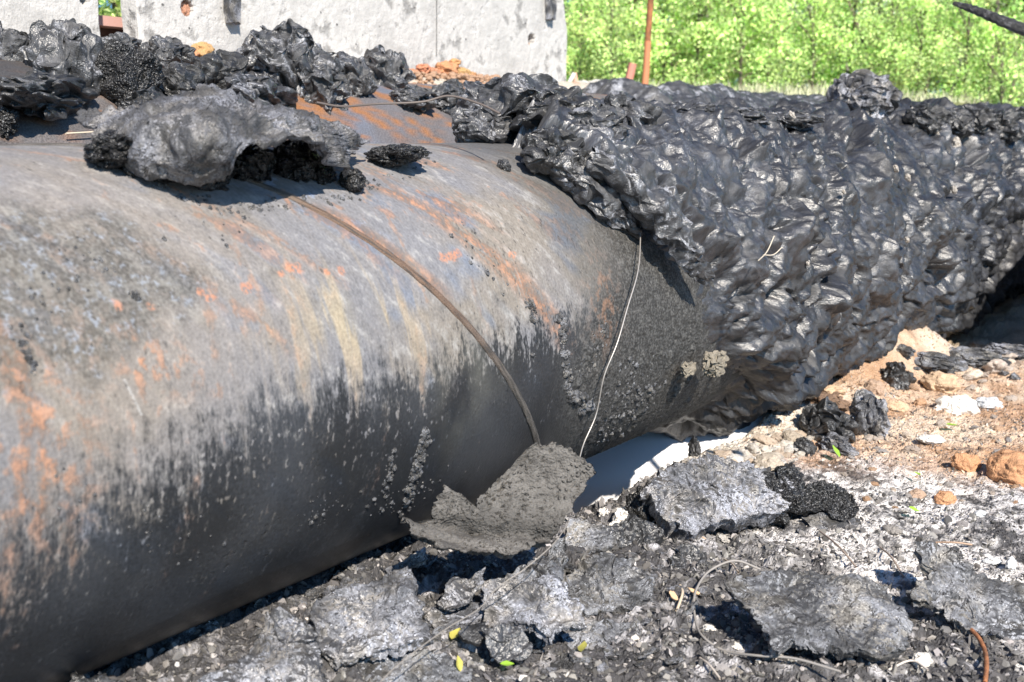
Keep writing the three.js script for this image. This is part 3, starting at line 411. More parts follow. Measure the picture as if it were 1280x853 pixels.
// ---------------------------------------------------------------- the pipe behind
const FY = 0.3, FZ = -1.6;
const far = put(new THREE.Group(), 'rusty_pipe', 'rust-streaked pipe lying behind the near one, partly buried under char', 'pipe');
{ const xs = spaced([[-4, 2, 10], [2, 9, 120], [9, 26, 12]]), as = spaced([[-180, 0, 24], [0, 130, 90], [130, 180, 8]]).map((d) => d * DEG);
  const g = gridGeo(xs.length, as.length, (i, j) => { const x = xs[i], a = as[j], s = a * RP; const q = x + 0.993 * s, st = f3(q * 11, (x - s) * 1.4, 4, 4), m = f3(x * 2, s * 2, 8, 4), c = mix3(mix3([0.2, 0.19, 0.2], [0.2, 0.23, 0.3], ss(-0.2, 0.4, m)), [0.42, 0.2, 0.09], ss(-0.1, 0.3, st + 0.25 * m)), d = mix3(c, [0.06, 0.055, 0.05], ss(3.6, 2.6, x) * ss(-0.3, 0.4, m + 0.25) * 0.8); return [x, FY + RP * Math.sin(a), FZ + RP * Math.cos(a), x / 0.8, s / 0.8, ...d]; });
  const m = mat('rusty_pipe', T.earthC, T.earthB, 0.003, { vertexColors: true }); m.roughness = 0.7; part(far, g, m, 'pipe_wall');
  const xs2 = spaced([[6.9, 12, 260], [12, 26, 60]]), as2 = spaced([[-180, 10, 20], [10, 150, 120], [150, 180, 6]]).map((d) => d * DEG);
  const g2 = gridGeo(xs2.length, as2.length, (i, j) => { const x = xs2[i], a = as2[j], y = Math.sin(a), z = Math.cos(a), t = ss(7.0, 7.25, x + 0.15 * n3(y * 4, z * 4, 3)), [w1, w2] = worley(x * 5, y * 4, z * 4 + 20), r = RP - 0.02 + t * (0.1 + 0.07 * f3(x * 2, y * 2, z * 2 + 30, 4) + 0.05 * (0.5 - w1) + 0.04 * (ridge(x * 4, y * 4, z * 4, 4) - 0.5)); return [x, FY + r * y, FZ + r * z, x / 0.6, a * 0.7 / 0.6]; });
  part(far, g2, M.glossPale, 'insulation_jacket', 'charred jacket left on the far stretch of the pipe behind'); }
// ---------------------------------------------------------------- ground, trench and the bank beyond
const EDGEZ = [[-4, -0.5], [2.3, -0.45], [2.75, -0.2], [3.05, 0.2], [3.35, 0.42], [4.2, 0.42], [5.0, 0.46], [5.9, 0.44], [6.6, 0.4], [7.2, 0.36], [7.5, 0.62], [7.9, 0.95], [9.5, 1.15], [14, 1.2], [60, 1.2]];
function zone(x, z) {                                  // how sandy, how pale the surface is
  const w = 0.35 * f3(x * 1.1, z * 1.1, 31, 4), w2 = 0.3 * f3(x * 3, z * 3, 32, 4);
  const sand = ss(4.3, 5.0, x + w + w2 * 0.5 - 0.25 * (z - 1)) * ss(1.1, 0.8, Math.abs(z - 1.15) + w2 * 0.6) * ss(7.6, 6.9, x + w);
  const rim = ss(3.9, 4.3, x + w * 0.5) * ss(0.3, 0.12, z - lerpTable(EDGEZ, x) + w2 * 0.5) * ss(5.9, 5.2, x);
  const grit = ss(3.2, 3.9, x + w + 0.5 * z - 0.6);     // paler ash right of the black pile
  return [clamp(sand), clamp(rim), clamp(grit)];
}
function G(x, z, fine = true) {
  if (z < -1.75 || x > 40) { const far = 1.0 + 0.026 * Math.max(0, -2.3 - z) + 0.011 * clamp(x - 6, -20, 40) + (z < -2 ? 0.03 * f3(x * 1.2, z * 1.2, 41, 3) : 0), base = x > 40 && z > -1.75 ? mix(-0.65, far, ss(40, 60, x)) : mix(-0.3, far, ss(-1.75, -2.25, z)); return base + (z < -6 ? 0.25 * f3(x * 0.15, z * 0.15, 42, 2) : 0); }
  const e = lerpTable(EDGEZ, x) + 0.07 * f3(x * 3, 5, 43, 4), floor = lerpTable([[-4, -0.75], [2.2, -0.8], [3, -1.05], [3.6, -1.3], [6, -1.2], [7.2, -0.9], [8.4, -0.78], [9.6, -0.62], [14, -0.58], [60, -0.6]], x);
  let top = -0.66 + 0.05 * f3(x * 0.9, z * 0.9, 44, 3);
  const pile = ss(3.6, 2.7, x) * ss(1.0, 0.5, z); top += 0.1 * pile;                       // heaped crust by the pipe
  const [sand, rim, grit] = zone(x, z), black = 1 - Math.max(sand, rim);
  top += 0.025 * rim; top += 0.24 * gaussian(x - 6.75, 0.75) * gaussian(z - 0.52, 0.24) * ss(7.6, 7.2, x) + 0.04 * ss(4.8, 5.3, x) * ss(0.8, 0.5, z);
  if (fine) {
    const [a, b] = worley(x * 7 + 0.6 * f3(x * 4, z * 4, 45, 2), z * 7, 46), c = CELL, [a2, b2] = worley(x * 19, z * 19, 47), c2 = CELL, [a3] = worley(x * 46, z * 46, 48);
    const rough = mix(0.5, 1, black) * mix(1, 0.55, grit);
    top += rough * (0.035 * (PERM[c] / 255 - 0.5) * ss(0, 0.12, b - a) + 0.03 * (ridge(x * 4, z * 4, 49, 5) - 0.5) + 0.016 * (PERM[c2] / 255 - 0.4) * ss(0, 0.16, b2 - a2)) + 0.008 * (0.5 - a3) + 0.012 * f3(x * 24, z * 24, 50, 4) + 0.02 * sand * Math.max(0, f3(x * 8, z * 8, 51, 3));
  }
  const t = ss(0.02, -0.3 + (x > 6.8 ? 0.12 : 0), z - e);
  return mix(top, floor + 0.06 * f3(x * 4, z * 4, 52, 4) + (fine ? 0.02 * f3(x * 18, z * 18, 53, 3) : 0), t);
}
{ const xs = spaced([[-220, -20, 10], [-20, -1, 16], [-1, 1.3, 30], [1.3, 3.6, 400], [3.6, 6.0, 280], [6.0, 9.5, 180], [9.5, 16, 60], [16, 40, 30], [40, 260, 16]]);
  const zs = spaced([[-240, -40, 10], [-40, -6, 20], [-6, -2.3, 30], [-2.3, -0.6, 34], [-0.6, 0.1, 50], [0.1, 1.6, 250], [1.6, 2.3, 70], [2.3, 6, 20], [6, 40, 12], [40, 240, 8]]);
  const g = gridGeo(zs.length, xs.length, (i, j) => {
    const x = xs[j], z = zs[i], near = x > 0 && x < 15 && z > -1.75 && z < 3.2, y = G(x, z, near), [sand, rim, grit] = near ? zone(x, z) : [0, 0, 1];
    const m = f3(x * 5, z * 5, 61, 5, 0.6), f = f3(x * 22, z * 22, 62, 4), p = f3(x * 1.6, z * 1.6, 63, 3);
    let c = mix3([0.09, 0.09, 0.098], [0.68, 0.68, 0.72], ss(-0.2, 0.45, m + 0.7 * f + 0.4 * (grit - 0.5)));
    c = mix3(c, [1.12, 1.1, 1.08], 0.9 * grit * ss(-0.4, 0.2, p * 0.6 + m * 0.5 + f * 0.5)); c = mix3(c, [0.035, 0.035, 0.04], 0.8 * ss(0.2, 0.5, f3(x * 11, z * 11, 64, 5, 0.65)) * (1 - sand) * (1 - rim));
    c = mix3(c, mix3([0.68, 0.42, 0.25], [0.95, 0.76, 0.58], ss(-0.25, 0.3, p + 0.5 * m)), 0.92 * sand * ss(-0.75, -0.2, m + f * 0.5));
    c = mix3(c, mix3([0.95, 0.85, 0.72], [1.1, 1.04, 0.96], ss(-0.3, 0.3, m)), 0.9 * rim);
    if (near) { const e = lerpTable(EDGEZ, x), dn = ss(0.0, -0.14, z - e); c = mix3(c, x > 3.6 ? mix3([0.6, 0.48, 0.35], [0.85, 0.72, 0.56], ss(-0.3, 0.3, m)) : [0.09, 0.085, 0.08], dn); c = mix3(c, [0.06, 0.06, 0.062], 0.8 * ss(6.5, 6.9, x) * ss(0.3, 0.1, z - e) * (1 - dn) * ss(-0.4, 0.2, m)); c = mix3(c, [0.36, 0.35, 0.34], 0.75 * ss(6.9, 7.5, x) * (1 - dn) * ss(-0.3, 0.3, f)); }
    else if (z < -1.7 || x > 15 || z > 10) { const dist = Math.hypot(x, z); c = mix3(mix3([0.8, 0.72, 0.62], [0.62, 0.36, 0.2], ss(0, 0.4, m)), mix3([0.2, 0.26, 0.07], [0.34, 0.32, 0.16], ss(-0.2, 0.4, p)), ss(9, 13, dist + 3 * p)); }
    return [x, y, z, x / 0.7, z / 0.7, ...c];
  });
  const ix = g.index.array; g.computeVertexNormals(); if (g.attributes.normal.getY(5) < 0) { for (let i = 0; i < ix.length; i += 3) { const t = ix[i]; ix[i] = ix[i + 1]; ix[i + 1] = t; } g.computeVertexNormals(); }
  struct(g, M.earth, 'ground'); }
function hit(px, py) { const d = rayDir(px, py); let p; for (let t = 2; t < 14; t += 0.02) { p = EYE.clone().addScaledVector(d, t); if (p.y < G(p.x, p.z, false) + 0.08 && p.y < G(p.x, p.z)) break; } return p; }

// ---------------------------------------------------------------- the pale pipe crossing below
{ const o = put(new THREE.Group(), 'cross_pipe', 'smooth pale grey pipe crossing under the scorched one down in the trench', 'pipe');
  const c = V(4.73, -0.98, -0.3), a = V(0.5578, 0, 0.83), p = V(-0.83, 0, 0.5578), R = 0.35, L = [-2.6, 0.9];
  const ring = (r) => (i, j) => { const th = i / 96 * 2 * Math.PI, t = mix(L[0], L[1], j / 40), q = c.clone().addScaledVector(a, t).addScaledVector(p, Math.cos(th) * r).add(V(0, Math.sin(th) * r, 0)); return [q.x, q.y, q.z, t / 0.8, th * r / 0.8]; };
  const coat = M.plain('pale_coating', 0.62, 0.63, 0.65, 0.4);
  part(o, gridGeo(97, 41, ring(R)), coat, 'pipe_wall');
  const band = (t, w, r) => gridGeo(97, 4, (i, j) => { const th = i / 96 * 2 * Math.PI, tt = t + [-w, -w, w, w][j], rr = [R - 0.003, r, r, R - 0.003][j], q = c.clone().addScaledVector(a, tt).addScaledVector(p, Math.cos(th) * rr).add(V(0, Math.sin(th) * rr, 0)); return [q.x, q.y, q.z, tt, th]; });
  part(o, band(0.42, 0.006, R + 0.004), coat, 'joint_seam'); }

// ---------------------------------------------------------------- concrete slabs stood on edge
function panel(x0, x1, y0, y1, z, th, holes, corner) {
  const s = new THREE.Shape(), r = rng(Math.round(x0 * 100)), n = 26, e = () => (r() - 0.5) * 0.02; s.moveTo(x0, y0);
  for (let i = 1; i <= n; i++) s.lineTo(mix(x0, x1, i / n), y0 + (i < n ? e() : 0));
  for (let i = 1; i <= 14; i++) { const y = mix(y0, y1, i / 14); s.lineTo(x1 + e() * 0.7 - (corner && y > corner ? (y - corner) * 0.25 : 0), y); }
  for (let i = n - 1; i >= 0; i--) s.lineTo(mix(x0, x1, i / n), y1 + (i ? e() : 0));
  for (let i = 13; i >= 1; i--) s.lineTo(x0 + e() * 0.6, mix(y0, y1, i / 14));
  for (const [hx, hy, hr] of holes) { const h = new THREE.Path(); for (let i = 0; i <= 22; i++) { const a = -i / 22 * 2 * Math.PI, k = hr * (1 + 0.08 * Math.sin(i * 3.1)); i ? h.lineTo(hx + Math.cos(a) * k, hy + Math.sin(a) * k) : h.moveTo(hx + k, hy); } s.holes.push(h); }
  const g = new THREE.ExtrudeGeometry(s, { depth: th - 0.016, bevelEnabled: true, bevelSize: 0.008, bevelThickness: 0.008, bevelSegments: 1, curveSegments: 6 }); g.translate(0, 0, z - th + 0.008); return boxUV(g, 1.3);
}
const onWall = (px, py, z = -2.5) => onPlane(px, py, V(0, 0, z), V(0, 0, 1));
{ const h1 = onWall(235, 10), h2 = onWall(665, 50), h3v = onWall(107, -2);
  const a = put(new THREE.Group(), 'concrete_slab', 'long pale concrete slab on edge behind the pipes, with two round holes', 'concrete slab'); part(a, panel(4.06, 8.13, 0.97, 2.3, -2.5, 0.13, [[h1.x, h1.y, 0.052], [h2.x, h2.y, 0.055]], 1.45), M.concrete, 'slab');
  for (const [h, r] of [[h1, 0.044], [h2, 0.036]]) { const g = lumpGeo(h === h1 ? 71 : 72, r, h === h1 ? r * 1.15 : r * 0.5, 0.03, { detail: 10, tile: 0.2 }); g.translate(h.x, h.y - (h === h1 ? 0 : 0.03), h === h1 ? -2.555 : -2.57); part(a, g, M.stone(0.8, 0.42, 0.28), 'mortar_plug'); part(a, boxUV(new THREE.BoxGeometry(0.16, 0.16, 0.03).translate(h.x, h.y, -2.648), 0.5), M.rust, 'hole_backing'); }  // backing box added behind each hole to keep it dark
  const cr = onWall(545, 0), cd = onWall(545, 70); part(a, tube([V(cr.x, cr.y + 0.3, -2.495), V(cr.x, cr.y, -2.494), V(cd.x, cd.y, -2.495)], 0.003, { seg: 12, sides: 5 }), M.plain('crack_grey', 0.14, 0.14, 0.14, 0.7), 'crack_wire');  // crack in the slab, modelled as a thin dark wire
  const b = put(new THREE.Group(), 'concrete_slab', 'concrete slab on edge at the left end, cut off by the frame', 'concrete slab'); part(b, panel(0.6, 3.82, 0.99, 2.3, -2.5, 0.13, [[h3v.x, h3v.y, 0.04]]), M.concrete, 'slab');
  const beam = put(new THREE.Group(), 'steel_beam', 'pinkish steel beam lying in the gap between the two concrete slabs', 'beam'), t = onWall(140, 21, -2.8), pink = M.plain('pink_paint', 0.5, 0.3, 0.27, 0.6), bx = (w, h, d, x, y, z) => boxUV(new THREE.BoxGeometry(w, h, d).translate(x, y, z), 0.5);
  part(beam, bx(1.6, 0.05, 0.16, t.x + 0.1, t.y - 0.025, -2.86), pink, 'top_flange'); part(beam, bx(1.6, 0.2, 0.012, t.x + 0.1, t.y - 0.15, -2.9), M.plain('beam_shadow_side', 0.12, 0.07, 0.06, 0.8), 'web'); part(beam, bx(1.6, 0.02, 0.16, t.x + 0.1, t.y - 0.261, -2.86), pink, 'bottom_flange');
  [[294, 28, 'left'], [691, 24, 'right']].forEach(([px, py, side]) => { const p = onWall(px, py, -2.45), w = 0.085; const g = new THREE.BoxGeometry(w, 0.7, 0.045, 6, 30, 4), q = g.attributes.position; for (let i = 0; i < q.count; i++) { const y = q.getY(i); q.setX(i, q.getX(i) * (y < -0.3 ? 0.8 : 1) + 0.012 * n3(y * 9, px, 1)); q.setY(i, y + (y < -0.34 ? 0.02 * n3(q.getX(i) * 40, 3, px) : 0)); } g.computeVertexNormals(); g.translate(p.x, p.y + 0.35, -2.466);  // boards modelled where dark shadows lie on the slab
    const o = new THREE.Mesh(boxUV(g, 0.4), M.ashPale); put(o, 'shadow_plank', 'wall shadow built as a dark plank end on the long concrete slab, ' + side + ' of two', 'plank'); }); }
// ---------------------------------------------------------------- far bank oddments
{ const pole = put(new THREE.Group(), 'rusty_pole', 'tall thin leaning rusty pole in front of the green trees', 'pole'), p = atDist(805, 118, 12.5), q = atDist(818, -60, 12.6), m = p.clone().lerp(q, 0.38);
  part(pole, tube([p, p.clone().lerp(m, 0.5).add(V(0.01, 0, 0)), m], 0.036, { seg: 20, sides: 8, tile: 0.5 }), M.plain('orange_rust', 0.5, 0.2, 0.1, 0.8), 'lower_pole', 'bright rusty lower length'); part(pole, tube([m, m.clone().lerp(q, 0.5), q], 0.032, { seg: 20, sides: 8, tile: 0.5 }), M.rust, 'upper_pole');
  const post = new THREE.Mesh(tube([atDist(783, 112, 11.6), atDist(787, 96, 11.6), atDist(791, 79, 11.6)], 0.045, { seg: 8, sides: 4, tile: 0.5 }), M.plain('faded_red', 0.52, 0.22, 0.17, 0.8)); put(post, 'short_post', 'short leaning faded red post beside the tall rusty pole', 'post');
  const w1 = new THREE.Mesh(tube([atDist(710, 106, 10.5), atDist(718, 91, 10.5)], 0.022, { seg: 4, sides: 4 }), M.plain('white_wood', 0.7, 0.68, 0.62)); put(w1, 'wood_stake', 'small pale stake leaning beside the end of the concrete slab', 'stake');
  const w2 = new THREE.Mesh(tube([atDist(718, 91, 10.52), atDist(720, 104, 10.52)], 0.024, { seg: 4, sides: 4 }), M.plain('pink_wood', 0.6, 0.33, 0.26)); put(w2, 'wood_stake', 'small reddish stake crossing the pale one', 'stake');
  const pl = atDist(742, 113, 9.9), gp = new THREE.BoxGeometry(0.5, 0.05, 0.35, 12, 2, 8); { const q = gp.attributes.position; for (let i = 0; i < q.count; i++) q.setY(i, q.getY(i) + 0.012 * n3(q.getX(i) * 9, q.getZ(i) * 9, 2)); gp.computeVertexNormals(); } gp.rotateY(0.5); gp.rotateX(0.12); gp.translate(pl.x, pl.y, pl.z); put(new THREE.Mesh(boxUV(gp, 0.6), M.stone(0.36, 0.35, 0.34)), 'grey_board', 'flat grey board lying on pale rubble past the end of the concrete slab', 'board');
  [[722, 121, 0.13], [741, 119, 0.1], [757, 121, 0.11], [772, 113, 0.12], [747, 107, 0.1], [786, 116, 0.13], [797, 118, 0.1], [730, 108, 0.09]].forEach(([x, y, s], i) => { const p = atDist(x, y, 9.9 + (i % 3) * 0.3), g = lumpGeo(80 + i, s, s * 0.5, s * 0.8, { detail: 10, bulb: 0.2, tile: 0.5 }); put(meshAt(g.translate(p.x, p.y, p.z), M.stone(0.78, 0.76, 0.72), V(p.x, p.y - s * 0.4, p.z)), 'rubble_block', 'whitish rubble block on the far bank before the trees', 'rubble', 'pale rubble blocks on the far bank'); });
  [[540, 92, 0.06], [558, 86, 0.08], [575, 92, 0.07], [528, 86, 0.05], [590, 96, 0.05], [548, 98, 0.05], [515, 92, 0.05], [235, 70, 0.06], [252, 66, 0.07], [310, 66, 0.05], [222, 78, 0.04], [568, 78, 0.04]].forEach(([x, y, s], i) => { const p = onWall(x, y, -2.36), g = lumpGeo(100 + i, s, s * 0.6, s * 0.8, { detail: 10, bulb: 0.22, tile: 0.4 }); put(meshAt(g.translate(p.x, p.y, p.z), M.stone(0.7 + 0.1 * (i % 2), 0.34 + 0.05 * (i % 3), 0.2), V(p.x, p.y - s * 0.5, p.z)), 'brick_rubble', 'orange broken brick at the foot of the long concrete slab', 'rubble', 'broken brick along the concrete slab'); });
  const r = rng(91), gs = []; for (let i = 0; i < 420; i++) { const px = r() < 0.7 ? mix(505, 620, r()) : mix(180, 340, r()), z = mix(-2.46, -2.15, r()), s = 0.012 + 0.022 * r() * r(), p = onPlane(px, 100, V(0, 0, z), V(0, 0, 1)); p.y = Math.max(G(p.x, z), 0.9 + 0.1 * (-z - 2.1) / 0.3) + 0.03 * r(); const g = icoAt(1), q = g.attributes.position; for (let j = 0; j < q.count; j++) { const f = s * (1 + 0.5 * n3(q.getX(j) * 2 + i, q.getY(j) * 2, q.getZ(j) * 2)); q.setXYZ(j, p.x + q.getX(j) * f, p.y + q.getY(j) * f * 0.7, p.z + q.getZ(j) * f); } g.computeVertexNormals(); gs.push(g); }
  stuff(new THREE.Mesh(boxUV(mergeGeometries(gs), 0.3), M.stone(0.62, 0.4, 0.27)), 'brick_gravel', 'orange brick grit along the foot of the concrete slab', 'gravel');
}
// ---------------------------------------------------------------- trees
{ const leafM = [[0.24, 0.34, 0.12], [0.19, 0.29, 0.09], [0.28, 0.38, 0.13], [0.35, 0.4, 0.25]].map((c, i) => { const m = new THREE.MeshPhysicalMaterial({ roughness: 0.75, transmission: 0.42, thickness: 0, side: THREE.DoubleSide, vertexColors: true }); m.color.setRGB(...c.map((x) => Math.min(0.95, x * 3.4))); m.name = 'spring_leaves'; return m; }), bark = [M.stone(0.24, 0.2, 0.16), M.stone(0.42, 0.39, 0.34)];
  function treeGeo(seed, H, R, n, size, low = 0.04) {
    const r = rng(seed), P = [], C = [], I = [], tr = [], N = 64, cl = [];
    const lean = (r() - 0.5) * 0.12 * H, top = V(lean, H * 0.95, (r() - 0.5) * 0.1 * H);
    tr.push(tube([V(0, -0.2, 0), V(lean * 0.2, H * 0.3, 0.05), V(lean * 0.6, H * 0.6, 0), top], 0.022 + 0.003 * H, { seg: 24, sides: 6, tile: 0.6 }));
    for (let i = 0; i < N; i++) { const y = H * mix(low, 1, Math.pow(r(), 0.9)), k = y / H, w = R * Math.pow(Math.sin(Math.PI * clamp(k * 0.82 + 0.14)), 0.7) * (0.6 + 0.6 * r()), a = r() * 6.283, c = V(lean * k + Math.cos(a) * w * Math.sqrt(r()), y, Math.sin(a) * w * Math.sqrt(r())); cl.push(c); if (i % 3 === 0) { const b = V(lean * k * 0.8, y * 0.72, 0); tr.push(tube([b, b.clone().lerp(c, 0.5).add(V(0, 0.08, 0)), c], 0.014, { seg: 6, sides: 4, tile: 0.4 })); } }
    for (let i = 0; i < n; i++) { const c = cl[Math.floor(r() * N)], g = () => (r() + r() + r() - 1.5) * 0.34, p = V(c.x + g(), c.y + g() * 0.8, c.z + g()), a = V(r() - 0.5, r() - 0.3, r() - 0.5).normalize(), b = V(r() - 0.5, r() - 0.5, r() - 0.5).cross(a).normalize(), s = size * (0.6 + 0.8 * r()), o = P.length / 3, t = (0.7 + 0.6 * r()) * (0.4 + 1.05 * ((c.y * 7.3 + c.x * 3.1) % 1 + 1) % 1); for (const [u, v] of [[-0.5, 0], [0, -0.33], [0.5, 0], [0, 0.33]]) { P.push(p.x + a.x * u * s + b.x * v * s, p.y + a.y * u * s + b.y * v * s, p.z + a.z * u * s + b.z * v * s); C.push(t * (0.9 + 0.3 * (r() - 0.5)), t, t * 0.9); } I.push(o, o + 1, o + 2, o, o + 2, o + 3); }
    const g = new THREE.BufferGeometry(); g.setAttribute('position', new THREE.Float32BufferAttribute(P, 3)); g.setAttribute('color', new THREE.Float32BufferAttribute(C, 3)); g.setIndex(I); g.computeVertexNormals(); return [g, mergeGeometries(tr)];
  }
  const kinds = [[treeGeo(1, 6.4, 1.5, 5200, 0.09), 0, 0], [treeGeo(2, 7, 1.7, 5600, 0.1), 2, 0], [treeGeo(3, 5.6, 1.3, 4400, 0.09), 1, 0], [treeGeo(4, 7.5, 1.6, 3000, 0.09), 3, 1], [treeGeo(5, 3.0, 1.1, 4200, 0.08, 0.02), 0, 0]];
  const protos = kinds.map(([[c, t], l, b]) => { const o = new THREE.Group(); part(o, t, bark[b], 'trunk'); part(o, c, leafM[l], 'crown'); return o; });
  const place = (px, dist, k, turn, sc, name, label, group) => { const d = rayDir(px, 172), o = protos[k].clone(), x = EYE.x + d.x * dist, z = EYE.z + d.z * dist; o.position.set(x, G(x, z, false) - 0.05, z); o.rotation.y = turn; o.scale.setScalar(sc); put(o, name, label, k === 4 ? 'shrub' : 'tree', group); };
  const r = rng(5), row1 = [[716, 0], [752, 2], [795, 1], [838, 0], [880, 1], [922, 0], [968, 3], [1010, 2], [1052, 3], [1096, 3], [1140, 1], [1186, 0], [1232, 2], [1276, 1], [1320, 0], [680, 1]];
  for (const [px, k] of row1) place(px, 23 + r() * 2.5, k, r() * 6.28, 0.9 + 0.25 * r(), 'green_tree', k === 3 ? 'pale thin-leaved young tree in the green wood edge' : 'bright green young tree in the wood edge', k === 3 ? 'pale young trees of the wood edge' : 'bright green young trees of the wood edge');
  for (let i = 0; i < 15; i++) place(650 + i * 48, 26.5 + r() * 3, [1, 0, 2, 3][i % 4], r() * 6.28, 1 + 0.3 * r(), 'green_tree', 'spring-green tree in the second rank of the wood', 'trees of the second rank of the wood');
  for (let i = 0; i < 15; i++) place(640 + i * 50, 31 + r() * 4, [0, 1, 2][i % 3], r() * 6.28, 1.25 + 0.3 * r(), 'green_tree', 'spring-green tree at the back of the wood', 'trees at the back of the wood');
  for (let i = 0; i < 13; i++) place(712 + i * 48 + r() * 20, 20.5 + r() * 2.2, 4, r() * 6.28, 0.55 + 0.35 * r(), 'low_shrub', 'low bright green shrub at the foot of the wood', 'shrubs at the foot of the wood');
  for (const [px, d] of [[118, 10], [146, 11], [170, 10.4]]) place(px, d, 4, r() * 6.28, 1, 'green_shrub', 'green shrub seen in the gap between the two concrete slabs', 'shrubs seen through the gap between slabs');
  // bare leaning stems before the wood
  [[1098, 128, 1052, -20], [1060, 90, 1035, 20], [1155, 125, 1172, -20], [1188, 120, 1200, 60], [1262, 130, 1268, 40], [870, 118, 884, -10], [1112, 120, 1128, -20]].forEach(([a, b, c, d], i) => { const p = atDist(a, b, 21.5), q = atDist(c, d, 22.5); put(new THREE.Mesh(tube([p, p.clone().lerp(q, 0.5).add(V(0.06, 0, 0.05)), q], 0.032, { seg: 14, sides: 5, tile: 0.5 }), bark[i % 2]), 'bare_sapling', ['thin bare stem leaning left before the pale trees', 'short bare stem among the pale trees', 'bare pale stem right of the char lump', 'short pale stem near the right edge of the wood', 'dark bare stem at the far right of the wood', 'dark thin stem in the middle of the bright wood', 'pale upright stem behind the char lump'][i], 'stem'); });
  // dry grass at the wood's foot
  const P = [], I = []; for (let i = 0; i < 5000; i++) { const px = 700 + r() * 620, d = 14 + r() * 9, v = rayDir(px, 172), x = EYE.x + v.x * d, z = EYE.z + v.z * d; if (z > -2.1) continue; const y = G(x, z, false), h = 0.06 + 0.16 * r(), a = r() * 6.28, w = 0.012, o = P.length / 3; P.push(x - Math.cos(a) * w, y, z - Math.sin(a) * w, x + Math.cos(a) * w, y, z + Math.sin(a) * w, x + (r() - 0.5) * 0.2, y + h, z + (r() - 0.5) * 0.2); I.push(o, o + 1, o + 2); }
  const g = new THREE.BufferGeometry(); g.setAttribute('position', new THREE.Float32BufferAttribute(P, 3)); g.setIndex(I); g.computeVertexNormals(); const gm = M.plain('pale_grass', 0.46, 0.47, 0.3, 0.9); gm.side = THREE.DoubleSide; stuff(new THREE.Mesh(g, gm), 'dry_grass', 'pale dry grass along the foot of the wood', 'grass');
}
{ // an added tilted slab, unseen beyond the right edge, placed to shade the trench
  const s = new THREE.Shape([[7.6, -0.75], [12, -0.75], [12, 0.8], [9, 0.42], [8.0, 0.2], [7.7, -0.1]].map(([x, y]) => new THREE.Vector2(x, y))), g = new THREE.ExtrudeGeometry(s, { depth: 0.14, bevelSize: 0.01, bevelThickness: 0.01, bevelSegments: 1 }); g.translate(0, 0, 1.25); put(new THREE.Mesh(boxUV(g, 1.3), M.concrete), 'concrete_slab', 'added tilted slab outside the right edge of the frame, placed to shade the trench', 'concrete slab'); }
{ const pts = [atDist(1192, 4, 3.4), atDist(1215, 11, 3.38), atDist(1245, 23, 3.34), atDist(1290, 40, 3.3), atDist(1420, 70, 3.2)], c = new THREE.CatmullRomCurve3(pts), g = gridGeo(13, 90, (k, i) => { const u = i / 89, p = c.getPoint(u), t = c.getTangent(u), n = V(0, 1, 0).cross(t).normalize(), b = t.clone().cross(n), th = k / 12 * 6.2832, r = (0.004 + 0.0135 * Math.pow(u, 0.6)) * (1 + 0.25 * n3(u * 30, Math.cos(th), Math.sin(th))); return [...p.addScaledVector(n, Math.cos(th) * r).addScaledVector(b, Math.sin(th) * r).toArray(), u * 3, k / 12]; }); put(new THREE.Mesh(g, M.gloss), 'charred_branch', 'charred black branch tip reaching in at the upper right', 'branch'); }
// ---------------------------------------------------------------- char on the pipe behind
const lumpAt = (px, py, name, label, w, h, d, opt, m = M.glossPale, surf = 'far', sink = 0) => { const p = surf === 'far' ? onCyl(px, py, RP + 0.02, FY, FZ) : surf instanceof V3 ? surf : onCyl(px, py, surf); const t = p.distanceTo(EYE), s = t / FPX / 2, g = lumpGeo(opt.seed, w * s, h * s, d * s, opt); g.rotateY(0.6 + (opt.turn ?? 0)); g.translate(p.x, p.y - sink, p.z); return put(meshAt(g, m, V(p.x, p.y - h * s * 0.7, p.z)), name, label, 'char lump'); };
lumpAt(0, 66, 'char_lump', 'dark glossy char lump cut by the left edge of the frame', 34, 62, 60, { seed: 201 });
lumpAt(38, 68, 'porous_lump', 'porous char lump with a hole on top, second from the left edge', 66, 52, 60, { seed: 202, bulb: 0.2, caves: [[0, 0.95, 0.1, 0.5, 0.4]] }, M.foam);
lumpAt(82, 84, 'folded_lump', 'smooth folded char lump with a black cave in its front', 76, 96, 80, { seed: 203, detail: 50, bulb: 0.26, fold: 0.3, caves: [[0.35, -0.3, 0.85, 0.5, 0.55]] });
lumpAt(152, 102, 'porous_lump', 'big round grainy char lump right of the folded one with the cave', 96, 80, 80, { seed: 204, detail: 50, bulb: 0.18, fold: 0.12, grit: 0.06 }, M.foam);
lumpAt(148, 60, 'small_lump', 'small knobbly pale-grey char lump below the gap between slabs', 44, 30, 40, { seed: 205, bulb: 0.4 });
lumpAt(207, 73, 'char_lump', 'knobbed black char lump at the left foot of the long concrete slab', 56, 44, 50, { seed: 206, bulb: 0.4, fold: 0.3 });
lumpAt(225, 108, 'char_lump', 'low dark char lump between the grainy one and the dark heap', 74, 50, 60, { seed: 207 }, M.gloss);
lumpAt(276, 98, 'char_lump', 'dark rounded heap of char before the brick rubble', 88, 58, 70, { seed: 208, caves: [[0.3, 0.2, 0.9, 0.4, 0.4]] }, M.gloss);
lumpAt(352, 92, 'folded_lump', 'tall crumpled silvery char lump in the middle of the row', 118, 96, 90, { seed: 209, detail: 56, bulb: 0.3, fold: 0.36, cell: 2.2 });
lumpAt(398, 112, 'char_lump', 'crumpled char lump right of the tall silvery one', 76, 66, 60, { seed: 210, fold: 0.34, cell: 2.2, caves: [[-0.5, 0.3, 0.8, 0.4, 0.4]] });
lumpAt(436, 104, 'char_lump', 'narrow upright lump of glossy char with a drip on its foot', 60, 62, 50, { seed: 211, fold: 0.3 });
